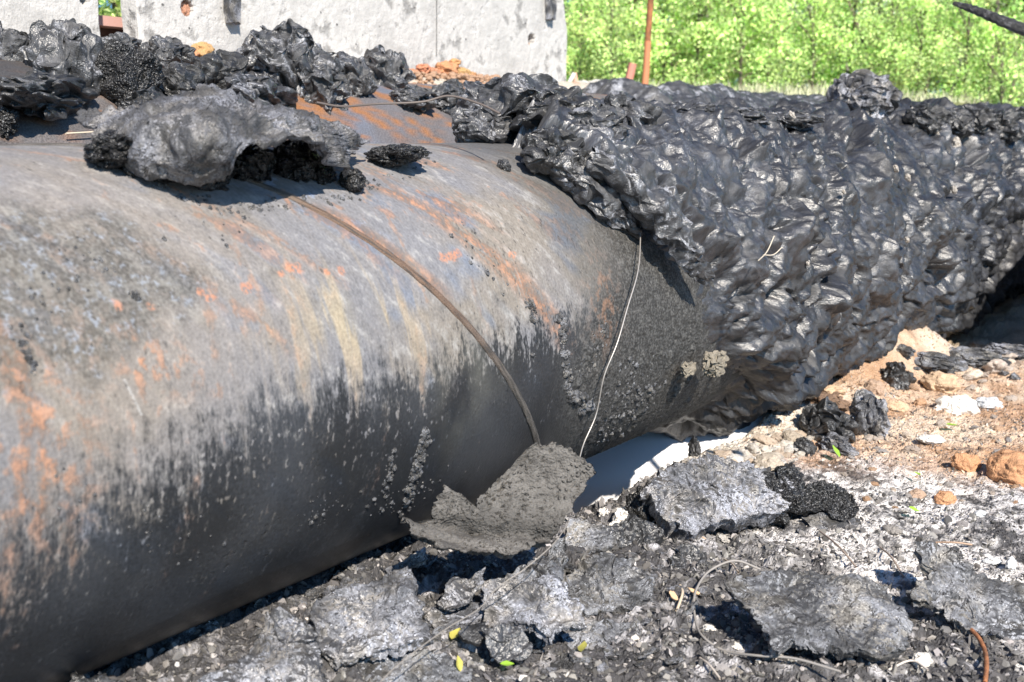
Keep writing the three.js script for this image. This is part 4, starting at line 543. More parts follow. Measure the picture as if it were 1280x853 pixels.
lumpAt(478, 98, 'char_lump', 'rounded glossy char lump beside the orange gravel', 64, 62, 60, { seed: 212, fold: 0.3, cell: 2.1 });
lumpAt(512, 124, 'char_lump', 'low glossy char lump on the rusty pipe, left of the last one', 56, 30, 50, { seed: 213, fold: 0.3 });
lumpAt(560, 126, 'char_lump', 'last char lump of the row, next to the swollen hump', 60, 40, 50, { seed: 214, fold: 0.34 });
lumpAt(60, 120, 'low_crust', 'low rim of black crust along the rusty pipe at the left', 190, 46, 70, { seed: 215, bulb: 0.3, detail: 44 }, M.gloss);
lumpAt(190, 138, 'low_crust', 'low black crust below the grainy lump', 120, 44, 60, { seed: 216, bulb: 0.3 }, M.gloss);
lumpAt(320, 122, 'low_crust', 'low crust of char below the tall silvery lump', 180, 50, 70, { seed: 217, bulb: 0.3 });
lumpAt(4, 152, 'char_scrap', 'small dark scrap of char at the left edge on the rusty pipe', 30, 34, 30, { seed: 218, detail: 20 }, M.foam);
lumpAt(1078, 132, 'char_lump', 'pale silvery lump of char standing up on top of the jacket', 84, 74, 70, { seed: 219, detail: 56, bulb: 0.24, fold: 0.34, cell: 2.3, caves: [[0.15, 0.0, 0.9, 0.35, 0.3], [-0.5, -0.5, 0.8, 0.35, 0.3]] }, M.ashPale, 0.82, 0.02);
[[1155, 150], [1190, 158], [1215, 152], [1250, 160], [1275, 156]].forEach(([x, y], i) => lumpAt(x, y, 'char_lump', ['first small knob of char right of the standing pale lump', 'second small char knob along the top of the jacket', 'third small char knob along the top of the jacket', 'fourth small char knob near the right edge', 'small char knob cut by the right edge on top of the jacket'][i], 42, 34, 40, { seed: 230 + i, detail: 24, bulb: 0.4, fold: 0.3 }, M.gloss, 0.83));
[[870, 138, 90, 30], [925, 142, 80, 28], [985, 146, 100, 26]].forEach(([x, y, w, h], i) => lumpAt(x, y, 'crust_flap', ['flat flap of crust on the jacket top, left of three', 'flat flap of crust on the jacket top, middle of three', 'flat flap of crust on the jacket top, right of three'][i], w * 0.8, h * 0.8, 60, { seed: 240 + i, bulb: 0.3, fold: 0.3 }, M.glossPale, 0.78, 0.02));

// ---------------------------------------------------------------- the overhanging sheet on the near pipe
{ const c = (px, py, R) => onCyl(px, py, R);
  const back = [[118, 150, .66], [175, 138, .70], [235, 128, .75], [300, 124, .77], [360, 128, .77], [400, 138, .74], [440, 168, .68]].map((a) => c(...a)); for (const p of back) { p.z -= 0.1; }
  const r1 = [[108, 166, .64], [165, 150, .70], [225, 140, .76], [285, 138, .79], [345, 140, .79], [405, 152, .75], [452, 178, .66]].map((a) => c(...a));
  const r2 = [[112, 178, .63], [165, 172, .69], [215, 172, .75], [270, 176, .79], [330, 166, .79], [400, 174, .75], [450, 190, .66]].map((a) => c(...a));
  const r3 = [[122, 188, .62], [165, 200, .64], [212, 206, .69], [268, 206, .72], [322, 176, .80], [385, 178, .78], [440, 204, .66]].map((a) => c(...a));
  const r4 = [[132, 193, .615], [168, 206, .625], [214, 214, .66], [276, 230, .665], [316, 184, .80], [386, 182, .78], [438, 228, .635]].map((a) => c(...a));
  const g = sheetGeo([back, r1, r2, r3, r4], { thick: 0.01, rough: 0.013, jag: 0.085, seed: 3, nu: 300, nv: 120 });
  const sheet = new THREE.Group(); sheet.position.copy(c(270, 200, 0.62)); part(sheet, recenter(g, sheet.position), M.silver, 'crust_skin');
  for (const [x, y, w, h, sd] of [[335, 204, 110, 56, 255], [390, 202, 100, 54, 256], [425, 214, 54, 40, 259], [285, 216, 100, 40, 257], [225, 206, 110, 34, 258]]) { const p = c(x, y, 0.655); p.z -= 0.07; p.y -= 0.01; const t = p.distanceTo(EYE) / FPX / 2, q = lumpGeo(sd, w * t, h * t, w * t * 0.55, { detail: 30, fold: 0.3 }); q.rotateY(0.6); q.translate(p.x, p.y, p.z); part(sheet, recenter(q, sheet.position), M.black, 'shade_filler', sd === 255 ? 'dark filler added inside the arch to deepen its shade' : undefined); }  // dark lumps added to blacken the shaded hollow under the arch
  put(sheet, 'char_sheet', 'curled silvery sheet of char overhanging the near pipe with a black hollow under its arch', 'char sheet');
  lumpAt(495, 194, 'porous_crust', 'small flat porous crust of char at the right tip of the overhanging sheet', 78, 24, 70, { seed: 251, detail: 44, bulb: 0.22, grit: 0.09, fold: 0.15 }, M.foam, 0.64);
  lumpAt(158, 190, 'porous_crust', 'glittering grainy crust under the left end of the overhanging sheet', 130, 44, 80, { seed: 252, detail: 44, bulb: 0.22, grit: 0.08 }, M.foam, 0.635);
  lumpAt(440, 226, 'crust_scrap', 'scrap of grainy crust at the right foot of the overhanging sheet', 28, 26, 30, { seed: 253, detail: 22, grit: 0.06 }, M.foam, 0.63);
  lumpAt(630, 208, 'char_pebble', 'single black pebble of char on the bare steel left of the jacket', 17, 16, 16, { seed: 254, detail: 16 }, M.gloss, 0.617); }

// ---------------------------------------------------------------- the curled piece hanging by the wire
{ const O = onCyl(620, 640, 0.83), F = frame(O, V(-0.5, 0.62, 0.62)), px = [[503, 648], [522, 642], [543, 656], [550, 625], [555, 605], [580, 624], [596, 630], [615, 604], [660, 566], [692, 570], [722, 584], [729, 602], [716, 640], [692, 668], [642, 694], [600, 697], [545, 695], [516, 674]];
  const ol = pixOutline(F, px), g = slabGeo(ol, F, { seed: 9, thick: 0.026, jag: 0.022, rough: 0.006, na: 520, nr: 80, tile: 0.42, bend: (u, v) => { const q = v + 0.03 + 0.25 * u; return (q < 0 ? 7 * q * q : 2.2 * q * q) - 0.05 + 0.8 * u * u - 0.04 * gaussian(q, 0.018) * (1 + 0.7 * n3(u * 30, v * 30, 2)) + 0.03 * gaussian(v - 0.03 + 0.4 * u, 0.022) * ss(0.05, -0.12, u) + 0.006 * Math.sin((v + 0.4 * u) * 120 + 3 * n3(u * 14, v * 14, 5)) * ss(0.02, -0.03, q) - 0.012 * ss(0.34, 0.12, worley(u * 52, v * 70, 3)[0]) * ss(-0.1, 0.2, n3(u * 9, v * 9, 8) + 0.1) * ss(-0.02, 0.03, q) - 0.008 * ss(0.3, 0.1, worley(u * 90, v * 110, 6)[0]) + 0.007 * f3(u * 26, v * 26, 4, 4, 0.6); } });
  put(meshAt(g, M.soot, O.clone().addScaledVector(F.N, -0.04)), 'curled_crust', 'curled dish of grey sooty crust with two horns, hanging against the pipe by a wire', 'crust'); }

// ---------------------------------------------------------------- slabs and lumps on the ground
const upTilt = V(-0.35, 0.9, 0.3);
function groundSlab(px, name, label, { n = upTilt, lift = 0.05, m = M.ash, cat = 'crust slab', ...opt } = {}) { const cx = px.reduce((s, p) => s + p[0], 0) / px.length, cy = px.reduce((s, p) => s + p[1], 0) / px.length, O = hit(cx, cy); O.addScaledVector(EYE.clone().sub(O).normalize(), lift / 0.42); const F = frame(O, n), g = slabGeo(pixOutline(F, px), F, opt); return put(meshAt(g, m, O.clone().addScaledVector(F.N, -0.02)), name, label, cat); }
groundSlab([[388, 768], [404, 752], [432, 733], [470, 727], [512, 716], [524, 742], [530, 772], [545, 802], [505, 810], [472, 816], [414, 828], [396, 806]], 'crust_slab', 'big broken grey crust slab at the foot of the pipe, left of the curled piece', { seed: 11, lift: 0.09, thick: 0.035, jag: 0.02, rough: 0.016, bend: (u, v) => 0.02 - 0.4 * v * v * (v < 0 ? 2 : 0.4), m: M.ashPale });
groundSlab([[243, 850], [285, 832], [316, 812], [330, 772], [352, 758], [388, 790], [402, 820], [410, 870], [330, 900], [250, 890]], 'crust_slab', 'silvery crust slab at the bottom edge below the pipe', { seed: 12, lift: 0.08, thick: 0.035, jag: 0.02, rough: 0.018, bend: (u, v) => 0.1 * u * v, m: M.ashPale });
groundSlab([[82, 858], [95, 838], [118, 846], [160, 850], [175, 880], [100, 890]], 'char_scrap', 'crumpled black scrap at the bottom edge, far left', { seed: 13, lift: 0.08, rough: 0.022, m: M.gloss, na: 140, nr: 20 });
groundSlab([[335, 768], [352, 757], [398, 788], [392, 806], [360, 800]], 'char_flake', 'small bright crumpled flake of char behind the silvery slab', { seed: 14, lift: 0.13, thick: 0.02, rough: 0.016, m: M.glossPale, na: 140, nr: 20, cat: 'char flake' });
groundSlab([[480, 712], [505, 700], [530, 684], [534, 700], [512, 708], [500, 722], [486, 722]], 'crust_strip', 'pale thin strip of crust in the shade under the left horn of the curled piece', { seed: 15, lift: 0.06, thick: 0.012, rough: 0.005, m: M.ashPale, na: 120, nr: 16, cat: 'crust strip' });
groundSlab([[553, 742], [566, 722], [585, 722], [605, 706], [600, 730], [582, 758], [560, 764], [545, 756]], 'thin_plate', 'thin whitish plate of crust leaning up below the curled piece', { seed: 16, n: V(-0.6, 0.75, 0.25), lift: 0.08, thick: 0.014, rough: 0.012, m: M.ashPale, na: 180, nr: 22 });
groundSlab([[530, 770], [540, 758], [575, 755], [606, 750], [606, 768], [585, 776], [545, 782]], 'rolled_crust', 'rolled lip of grey crust between the big slab and the broken one', { seed: 17, lift: 0.05, thick: 0.06, rough: 0.008, bend: (u, v) => -2.5 * v * v, m: M.ashPale, na: 180, nr: 24 });
groundSlab([[572, 792], [580, 782], [606, 778], [612, 790], [600, 806], [578, 800]], 'slate_chip', 'smooth dark triangular chip below the rolled lip', { seed: 18, lift: 0.04, thick: 0.012, rough: 0.003, m: M.gloss, na: 100, nr: 14 });
groundSlab([[604, 732], [612, 724], [640, 730], [668, 722], [696, 722], [712, 740], [730, 762], [728, 780], [700, 780], [686, 796], [660, 782], [630, 782], [606, 776]], 'crust_slab', 'cracked grey crust slab in the middle of the bottom edge, below the curled piece', { seed: 19, lift: 0.09, thick: 0.03, rough: 0.016, jag: 0.022, bend: (u, v) => -0.5 * v * v, m: M.ashPale });
groundSlab([[604, 786], [632, 778], [652, 792], [664, 808], [652, 826], [628, 824], [610, 806]], 'folded_flake', 'bright folded flake leaning on the cracked slab', { seed: 20, n: V(-0.6, 0.6, 0.6), lift: 0.06, thick: 0.02, rough: 0.012, m: M.glossPale, na: 160, nr: 22, cat: 'char flake' });
groundSlab([[608, 742], [630, 724], [660, 704], [690, 676], [704, 664], [712, 690], [700, 712], [676, 724], [650, 736], [622, 752]], 'fibrous_strip', 'dark fibrous strip of crust running up to the right under the curled piece', { seed: 22, lift: 0.1, thick: 0.05, rough: 0.026, jag: 0.014, m: M.ash, na: 200, cat: 'crust strip' });
groundSlab([[706, 670], [712, 652], [735, 648], [765, 656], [768, 682], [742, 690], [712, 694]], 'crust_slab', 'grey gritty crust slab just right of the curled piece', { seed: 23, lift: 0.07, thick: 0.05, rough: 0.014, m: M.ash, na: 200 });
groundSlab([[766, 660], [790, 648], [818, 650], [832, 668], [818, 680], [786, 684], [766, 678]], 'char_lump', 'low bluish-black lump of char between grey slab and pale rubble', { seed: 24, lift: 0.07, thick: 0.05, rough: 0.024, m: M.gloss, na: 180, cat: 'char lump' });
groundSlab([[702, 720], [730, 700], [790, 700], [815, 722], [820, 745], [780, 760], [735, 770], [708, 745]], 'crust_slab', 'dark crumbled crust slab in the middle of the black pile', { seed: 25, lift: 0.05, thick: 0.05, rough: 0.026, m: M.ash, na: 220 });
groundSlab([[700, 790], [740, 778], [800, 782], [806, 800], [770, 820], [720, 818]], 'crust_slab', 'flat grey slab near the bottom edge, right of the cracked one', { seed: 26, lift: 0.03, thick: 0.025, rough: 0.012, m: M.ash, na: 180 });
groundSlab([[430, 830], [500, 815], [560, 812], [590, 835], [570, 870], [430, 880]], 'crust_slab', 'flat grey slab cut by the bottom edge in front of the big slab', { seed: 27, lift: 0.04, thick: 0.03, rough: 0.016, m: M.ash, na: 200 });
groundSlab([[835, 700], [860, 680], [885, 690], [880, 712], [850, 722]], 'char_lump', 'small dark lump of char on the dusty hollow', { seed: 28, lift: 0.04, thick: 0.04, rough: 0.022, m: M.gloss, na: 150, nr: 20, cat: 'char lump' });
// the two big pieces right of the middle
groundSlab([[798, 622], [812, 606], [830, 590], [868, 580], [905, 577], [936, 586], [962, 592], [988, 606], [992, 628], [972, 646], [945, 652], [912, 656], [884, 664], [866, 674], [846, 662], [832, 660], [818, 640]], 'crust_boulder', 'large thick humped crust piece at the trench rim, biggest on the bank', { seed: 35, n: V(-0.45, 0.75, 0.5), lift: 0.12, thick: 0.09, jag: 0.022, rough: 0.022, na: 420, nr: 60, tile: 0.5, bend: (u, v) => 0.05 - 0.8 * v * v - 0.35 * u * u, m: M.ashPale, cat: 'char lump' });
{  const P = hit(966, 646), h = lumpGeo(302, 0.12, 0.09, 0.1, { detail: 44, bulb: 0.28, grit: 0.07, fold: 0.25 }); h.translate(P.x, P.y + 0.07, P.z); put(meshAt(h, M.foam, P), 'porous_lump', 'black porous lump pressed against the right end of the crust boulder', 'char lump');
  const Q = hit(805, 660), k = lumpGeo(303, 0.05, 0.08, 0.06, { detail: 36, bulb: 0.3, grit: 0.08, fold: 0.25 }); k.translate(Q.x, Q.y + 0.05, Q.z); put(meshAt(k, M.foam, Q), 'porous_lump', 'black porous lump between the pale crumpled pieces and the crust boulder', 'char lump'); }
[[782, 646, 36, 26], [768, 660, 22, 16], [800, 625, 24, 28], [790, 662, 22, 16], [820, 652, 30, 18], [755, 640, 14, 10]].forEach(([x, y, w, h], i) => { const p = hit(x, y + h / 3), s = p.distanceTo(EYE) / FPX / 2, g = lumpGeo(310 + i, w * s, h * s, w * s * 0.8, { detail: 24, bulb: 0.3, fold: 0.4, cell: 2.4 }); g.translate(p.x, p.y + h * s * 0.4, p.z); put(meshAt(g, M.stone(1.12, 1.1, 1.06), p), 'ash_clod', ['biggest crumpled white ash clod left of the crust boulder', 'small white ash clod at the lower left of the white group', 'upright white ash clod at the trench rim beside the boulder', 'white ash clod under the biggest one', 'low white ash clod touching the crust boulder', 'tiny white ash clod nearest the pale crossing pipe'][i], 'ash clod'); });
groundSlab([[998, 640], [1000, 612], [1020, 603], [1048, 610], [1070, 624], [1072, 645], [1050, 650], [1030, 638], [1010, 642]], 'porous_crust', 'upturned black porous crust standing on the pale ash right of the boulder', { seed: 30, n: V(-0.5, 0.7, 0.5), lift: 0.07, thick: 0.05, rough: 0.02, jag: 0.012, m: M.foam, na: 200, bend: (u, v) => 2.2 * v * v });
groundSlab([[1002, 646], [1030, 640], [1066, 646], [1074, 660], [1050, 668], [1020, 664]], 'dark_plate', 'thin dark bent plate lying under the upturned porous crust', { seed: 31, lift: 0.015, thick: 0.012, rough: 0.005, m: M.ash, na: 160, nr: 20 });
groundSlab([[902, 736], [925, 728], [960, 722], [1010, 720], [1070, 722], [1108, 734], [1128, 760], [1138, 790], [1130, 815], [1098, 832], [1060, 824], [1022, 820], [985, 812], [972, 826], [962, 824], [958, 800], [942, 778], [918, 756]], 'crust_slab', 'largest flat grey crust slab on the pale ash, with a raised broken left edge', { seed: 32, lift: 0.09, thick: 0.026, jag: 0.022, rough: 0.012, na: 420, nr: 56, tile: 0.6, bend: (u, v) => 0.03 - 0.25 * u * u * (u > 0 ? 1 : 0.1) - 0.12 * v * v, m: M.ash });
groundSlab([[1128, 742], [1150, 730], [1168, 722], [1146, 712], [1144, 692], [1180, 696], [1204, 712], [1222, 726], [1260, 728], [1300, 738], [1310, 790], [1262, 806], [1225, 800], [1200, 784], [1176, 766], [1140, 756]], 'crust_slab', 'dark crust slab with an upturned corner at the right edge', { seed: 33, lift: 0.08, thick: 0.03, jag: 0.022, rough: 0.016, na: 400, nr: 50, tile: 0.6, bend: (u, v) => 0.02 + 0.7 * Math.max(0, v) * Math.max(0, v) * 2, m: M.ash });
// burnt lumps along the trench rim
{ const L = (px, py, w, h, seed, name, label, m, opt = {}) => { const p = hit(px, py + h / 3), s = p.distanceTo(EYE) / FPX / 2, g = lumpGeo(seed, w * s, h * s, w * s * 0.7, { detail: 40, fold: 0.34, ...opt }); g.rotateY(0.9); g.translate(p.x, p.y + h * s * 0.45, p.z); put(meshAt(g, m, p), name, label, 'char lump'); };
  L(1030, 528, 74, 56, 321, 'char_block', 'black layered block of char in the notch of the bank', M.gloss); L(1086, 520, 50, 60, 322, 'char_block', 'silvery grainy block of char beside the black layered one', M.ashPale); L(1030, 500, 60, 20, 323, 'earth_clod', 'brown earth clod on top of the black layered block', M.stone(0.3, 0.2, 0.14)); L(1046, 556, 44, 24, 324, 'ash_plate', 'pale ash lump below the black layered block', M.ashPale); L(1004, 560, 30, 26, 325, 'char_block', 'small dark char lump left of the pale ash one', M.gloss);
  L(1120, 470, 36, 34, 326, 'char_clod', 'dark clod in the cleft at the trench rim', M.gloss); L(1165, 452, 70, 20, 327, 'char_clod', 'long dark clod along the trench rim', M.ash); L(1215, 446, 80, 22, 328, 'char_clod', 'grey-black clod at the trench rim near the right edge', M.ash); L(1262, 440, 60, 18, 329, 'char_clod', 'grey clod at the trench rim cut by the right edge', M.ashPale); L(1230, 432, 34, 12, 330, 'pale_stone', 'pale stone on the rim of the trench at the right', M.stone(0.6, 0.52, 0.44)); L(1130, 438, 26, 12, 331, 'char_clod', 'small dark clod left of the long one on the rim', M.ash);
  L(988, 588, 24, 18, 332, 'char_block', 'dark scrap under the pale rubble of the bank', M.gloss); L(868, 560, 18, 30, 333, 'char_spike', 'small black spike of char on the trench rim', M.gloss); L(843, 588, 16, 22, 334, 'char_spike', 'second black spike of char left of the first on the rim', M.gloss); L(1190, 690, 26, 10, 335, 'char_scrap', 'flat dark scrap on ash above the right slab', M.ash);
  L(880, 706, 20, 10, 336, 'slate_chip', 'flat blue-grey chip in the dusty hollow', M.ash); }
// ---------------------------------------------------------------- stones that stand out
{ const stone = (px, py, w, h, c, label, seed, flat = 0.7) => { const p = hit(px, py + h / 2), s = p.distanceTo(EYE) / FPX / 2, g = lumpGeo(seed, w * s, h * s * 1.3 * flat, w * s * 0.8, { detail: 18, bulb: 0.12, fold: 0.16, warp: 0.25, tile: 0.3 }); g.rotateY(seed); g.translate(p.x, p.y + h * s * 0.5, p.z); put(meshAt(g, M.stone(...c), p), 'stone', label, 'stone'); };
  const W = [1.15, 1.12, 1.06], B = [1.0, 1.05, 1.1], Tn = [0.9, 0.66, 0.45], O = [0.8, 0.44, 0.24], Br = [0.65, 0.47, 0.35];
  stone(1197, 502, 46, 32, W, 'white flat stone, left of the two biggest pale stones', 401); stone(1234, 500, 36, 20, B, 'bluish-white flat stone beside the white one', 402, 0.5); stone(1176, 472, 46, 28, Tn, 'tan rounded stone above the white flat stone', 403); stone(1164, 546, 32, 14, W, 'thin white chip on the orange sand', 404, 0.5); stone(1152, 822, 26, 22, W, 'white pebble right of the largest slab', 405); stone(921, 805, 18, 11, W, 'white chip left of the largest slab, lower one', 406, 0.5); stone(886, 783, 15, 11, W, 'white chip near the curved cable, upper one', 407, 0.6); stone(1146, 616, 22, 15, Br, 'brownish stone in the middle of the orange sand', 408); stone(1264, 577, 60, 44, O, 'big orange clod at the right edge', 409); stone(1206, 574, 30, 26, O, 'orange clod left of the big one', 410); stone(1182, 620, 26, 20, O, 'small orange clod beside the brownish stone', 411); stone(1092, 480, 30, 22, Br, 'brown stone at the rim beside the dark cleft', 412); stone(1118, 505, 30, 18, Tn, 'tan stone below the dark cleft', 413); stone(1040, 486, 30, 16, Tn, 'tan stone at the bank edge left of the cleft', 414); stone(960, 575, 46, 30, [0.68, 0.6, 0.5], 'big pale sandstone chunk above the crust boulder', 415); stone(990, 545, 30, 22, [0.6, 0.52, 0.42], 'pale grey-tan stone beside the black layered block', 416); stone(1240, 700, 20, 9, B, 'bluish chip right of the upturned corner', 417, 0.5); stone(1264, 702, 14, 18, B, 'upright grey chip near the right edge', 418); stone(1276, 833, 16, 6, W, 'white chip at the right edge, bottom corner', 419, 0.5); stone(1140, 560, 20, 12, [0.5, 0.42, 0.36], 'greyish stone below the thin white chip', 420); stone(1225, 640, 16, 10, B, 'grey-blue chip below the orange clods', 421, 0.5); stone(1115, 660, 24, 12, [0.4, 0.38, 0.36], 'dark grey stone right of the upturned crust', 422);
  // ash and foam chips stuck on the jacket
  [[1195, 182, 22, 0.79], [1120, 211, 12, 0.79], [1172, 168, 9, 0.8], [1135, 222, 12, 0.79], [1193, 238, 12, 0.78], [1010, 330, 8, 0.77], [1134, 300, 10, 0.77], [990, 145, 14, 0.82], [1055, 240, 8, 0.79]].forEach(([x, y, w, R], i) => { const p = onCyl(x, y, R), s = p.distanceTo(EYE) / FPX / 2, g = lumpGeo(430 + i, w * s, w * s * 0.5, w * s * 0.5, { detail: 10, tile: 0.2 }); g.rotateZ(-0.7); g.translate(p.x, p.y, p.z); put(meshAt(g, M.stone(0.75, 0.7, 0.64), p), 'foam_chip', 'small pale chip of foam lying on the black jacket', 'chip', 'pale chips scattered on the jacket'); }); }
// ---------------------------------------------------------------- crushed rubble, flakes and grit
function scatter(n, seed, pick, shapes, m, name, label, cat, group, sizeOf, lift = 0.3) { const r = rng(seed); for (let i = 0; i < n; i++) { const [px, py] = pick(r), p = hit(px, py); const s = sizeOf(r) * p.distanceTo(EYE) / FPX / 2, o = new THREE.Mesh(shapes[Math.floor(r() * shapes.length)], m[Math.floor(r() * m.length)]); o.scale.set(s * (0.8 + 0.5 * r()), s * (0.6 + 0.5 * r()), s * (0.8 + 0.5 * r())); o.rotation.set((r() - 0.5) * 0.9, r() * 6.28, (r() - 0.5) * 0.9); o.position.copy(p).add(V(0, s * lift, 0)); put(o, name, label, cat, group); } }
const stones = [0, 1, 2, 3, 4].map((i) => lumpGeo(500 + i, 1, 0.62, 0.85, { detail: 7, bulb: 0.2, fold: 0.2, warp: 0.4, tile: 4 })), flakes = [0, 1, 2, 3, 4].map((i) => { const r = rng(900 + i), ol = [...Array(7).keys()].map((k) => { const a = k / 7 * 6.283, q = 0.7 + 0.5 * r(); return [Math.cos(a) * q, Math.sin(a) * q]; }); return slabGeo(ol, { O: V(0, 0, 0), U: V(1, 0, 0), W: V(0, 0, -1), N: V(0, 1, 0) }, { seed: 40 + i, thick: 0.3, jag: 0.16, rough: 0.12, na: 44, nr: 8, tile: 4, bend: (u, v) => 0.15 * u * u - 0.1 * v }); });
const pale = [M.stone(1.05, 0.98, 0.88), M.stone(0.95, 0.9, 0.83), M.stone(1.1, 1.07, 1.02), M.stone(0.85, 0.7, 0.56)];
scatter(120, 1, (r) => { const t = r(); return [mix(840, 1000, t) + r() * 20, mix(606, 545, t) - 14 + r() * 26 + (t > 0.5 ? r() * 22 : 0)]; }, stones, pale, 'rubble_stone', 'pale crushed stone on the trench rim above the crust boulder', 'stone', 'pale crushed rubble on the trench rim', (r) => 8 + 18 * r() * r());
const sandy = [M.stone(0.9, 0.62, 0.42), M.stone(0.8, 0.7, 0.62), M.stone(1.05, 0.9, 0.75), M.stone(0.7, 0.66, 0.64), M.stone(0.85, 0.54, 0.34)];
scatter(60, 2, (r) => [mix(1050, 1280, r()), mix(485, 640, r())], stones, sandy, 'sand_stone', 'small stone among the orange sand of the bank', 'stone', 'small stones in the orange sand', (r) => 6 + 11 * r() * r());
scatter(24, 3, (r) => [mix(1120, 1280, r()), mix(436, 480, r())], stones, [M.ash, M.ashPale, ...sandy.slice(1, 3)], 'rim_stone', 'small grey clod along the trench rim at the right', 'stone', 'small clods on the trench rim at the right', (r) => 9 + 15 * r() * r());
scatter(230, 4, (r) => [mix(300, 900, r()), mix(690, 850, Math.pow(r(), 0.8))], flakes, [M.ash, M.ashPale, M.gloss, M.ashPale, M.ash], 'char_flake', 'small flake of grey crust in the black pile', 'char flake', 'small flakes of crust in the black pile', (r) => 10 + 34 * r() * r());
scatter(80, 5, (r) => [mix(900, 1280, r()), mix(640, 850, r())], flakes, [M.ash, M.ashPale, M.ash, pale[2]], 'ash_flake', 'small flake lying on the pale ash between the big slabs', 'char flake', 'small flakes on the pale ash', (r) => 7 + 14 * r() * r());
{ const grit = (n, seed, pick, m, name, label, size) => { const r = rng(seed), base = icoAt(0), q = base.attributes.position, br = rng(seed * 31); for (let j = 0; j < q.count; j++) { const f = 0.55 + 0.8 * br(); q.setXYZ(j, q.getX(j) * f, q.getY(j) * f * 0.5, q.getZ(j) * f * 0.9); } base.computeVertexNormals(); const I = new THREE.InstancedMesh(boxUV(base, 3), m, n), o = new THREE.Object3D(), c = new THREE.Color(); for (let i = 0; i < n; i++) { let [x, z, dark] = pick(r); while (dark < 0) [x, z, dark] = pick(r); const s = size(r); const fl = 0.45 + 0.5 * r(); o.position.set(x, G(x, z) + s * 0.25, z); o.rotation.set(r() * 6, r() * 6, r() * 6); o.scale.set(s * (0.7 + 0.8 * r()), s * fl, s); o.updateMatrix(); I.setMatrixAt(i, o.matrix); const k = Math.abs(dark) * (0.5 + r()); I.setColorAt(i, c.setRGB(k * (1 + 0.06 * r()), k, k * (0.94 + 0.1 * r()))); } stuff(I, name, label, 'grit'); };
  const gm = mat('grit', T.earthC, T.earthB, 0.2); gm.bumpMap = null; gm.flatShading = true;
  grit(16000, 11, (r) => { const x = mix(1.4, 4.4, r()), z = mix(0.3, 2.2, r()); return [x, z, r() < 0.7 ? 0.06 + 0.14 * r() : 0.25 + 0.25 * r()]; }, gm, 'ash_grit', 'fine black and white grit of the burnt pile', (r) => 0.0015 + 0.0055 * Math.pow(r(), 4));
  grit(9000, 12, (r) => { const x = mix(3.4, 6, r()), z = mix(0.45, 2.2, r()); return [x, z, r() < 0.5 ? 0.08 + 0.1 * r() : 0.35 + 0.35 * r()]; }, gm, 'pale_grit', 'fine pale grit of the ash-covered bank', (r) => 0.0016 + 0.007 * Math.pow(r(), 4));
  grit(11000, 14, (r) => { const x = mix(1.4, 4.2, r()), z = mix(0.25, 2.0, r()); const gt = zone(x, z)[2]; return [x, z, gt > 0.6 && r() < 0.55 ? -9 : r() < 0.8 - 0.3 * gt ? 0.1 + 0.26 * r() : 0.3 + 0.3 * r()]; }, gm, 'char_chips', 'flat chips of char strewn over the black pile', (r) => 0.004 + 0.012 * Math.pow(r(), 2.6));
  const g2 = M.stone(0.95, 0.72, 0.55); g2.bumpMap = null; g2.flatShading = true; grit(5000, 13, (r) => { const x = mix(4.6, 7.6, r()), z = mix(0.5, 1.9, r()); return [x, z, 0.4 + 0.5 * r()]; }, g2, 'sand_gravel', 'sandy gravel of the orange bank', (r) => 0.0025 + 0.011 * Math.pow(r(), 3)); }
// ---------------------------------------------------------------- wires, cable, rod, twigs
const steelWire = M.plain('bare_wire', 0.5, 0.47, 0.44, 0.45, 0.6), darkWire = M.plain('burnt_wire', 0.12, 0.1, 0.09, 0.6), strap = (pts, r, m, name, label, cat, seg = 90) => put(meshAt(tube(pts, r, { seg, sides: 7 }), m, pts[0].clone()), name, label, cat);
strap([[799, 268, 0.635], [801, 300, 0.65], [797, 340, 0.66], [785, 385, 0.665], [770, 430, 0.665], [757, 470, 0.66], [743, 520, 0.66], [731, 555, 0.69], [721, 585, 0.74]].map((a, i) => onCyl(...a).add(V(0.004 * Math.sin(i * 2.3), 0, 0.003 * Math.cos(i * 3.1)))), 0.0022, steelWire, 'bare_wire', 'thin bright wire running down the bare steel to the curled piece', 'wire');
strap([atDist(712, 652, 3.12), atDist(690, 682, 3.0), atDist(655, 712, 2.95), atDist(622, 735, 2.92), atDist(600, 760, 2.86), atDist(560, 785, 2.78), atDist(525, 810, 2.72), atDist(490, 838, 2.66), atDist(460, 870, 2.6)], 0.0013, M.plain('dusty_wire', 0.26, 0.24, 0.22, 0.7), 'long_wire', 'long thin wire slanting over the slabs from the curled piece to the bottom edge', 'wire');
strap([atDist(395, 128, 3.55), atDist(425, 133, 3.6), atDist(470, 130, 3.7), atDist(530, 127, 3.75), atDist(560, 120, 3.75), atDist(600, 130, 3.7), atDist(625, 142, 3.65)], 0.0035, darkWire, 'dark_wire', 'thin dark wire stretched over the rusty pipe behind', 'wire');
strap([[82, 167], [100, 166], [118, 165]].map(([x, y]) => onCyl(x, y, RP + 0.03, FY, FZ)), 0.003, M.plain('straw', 0.6, 0.52, 0.4), 'straw', 'pale straw on the rusty pipe left of the overhanging sheet', 'straw', 12);
{ const p = [[950, 722], [918, 718], [890, 730], [870, 752], [868, 775], [880, 800], [905, 818], [945, 832], [990, 843], [1050, 862]].map(([x, y], i) => { const q = hit(x, y); q.y += 0.025 + 0.02 * Math.sin(i * 0.9); return q; }); strap(p, 0.0034, M.plain('grey_cable', 0.28, 0.265, 0.25, 0.7), 'grey_cable', 'grey cable curving on the ash left of the largest slab', 'cable', 140); }
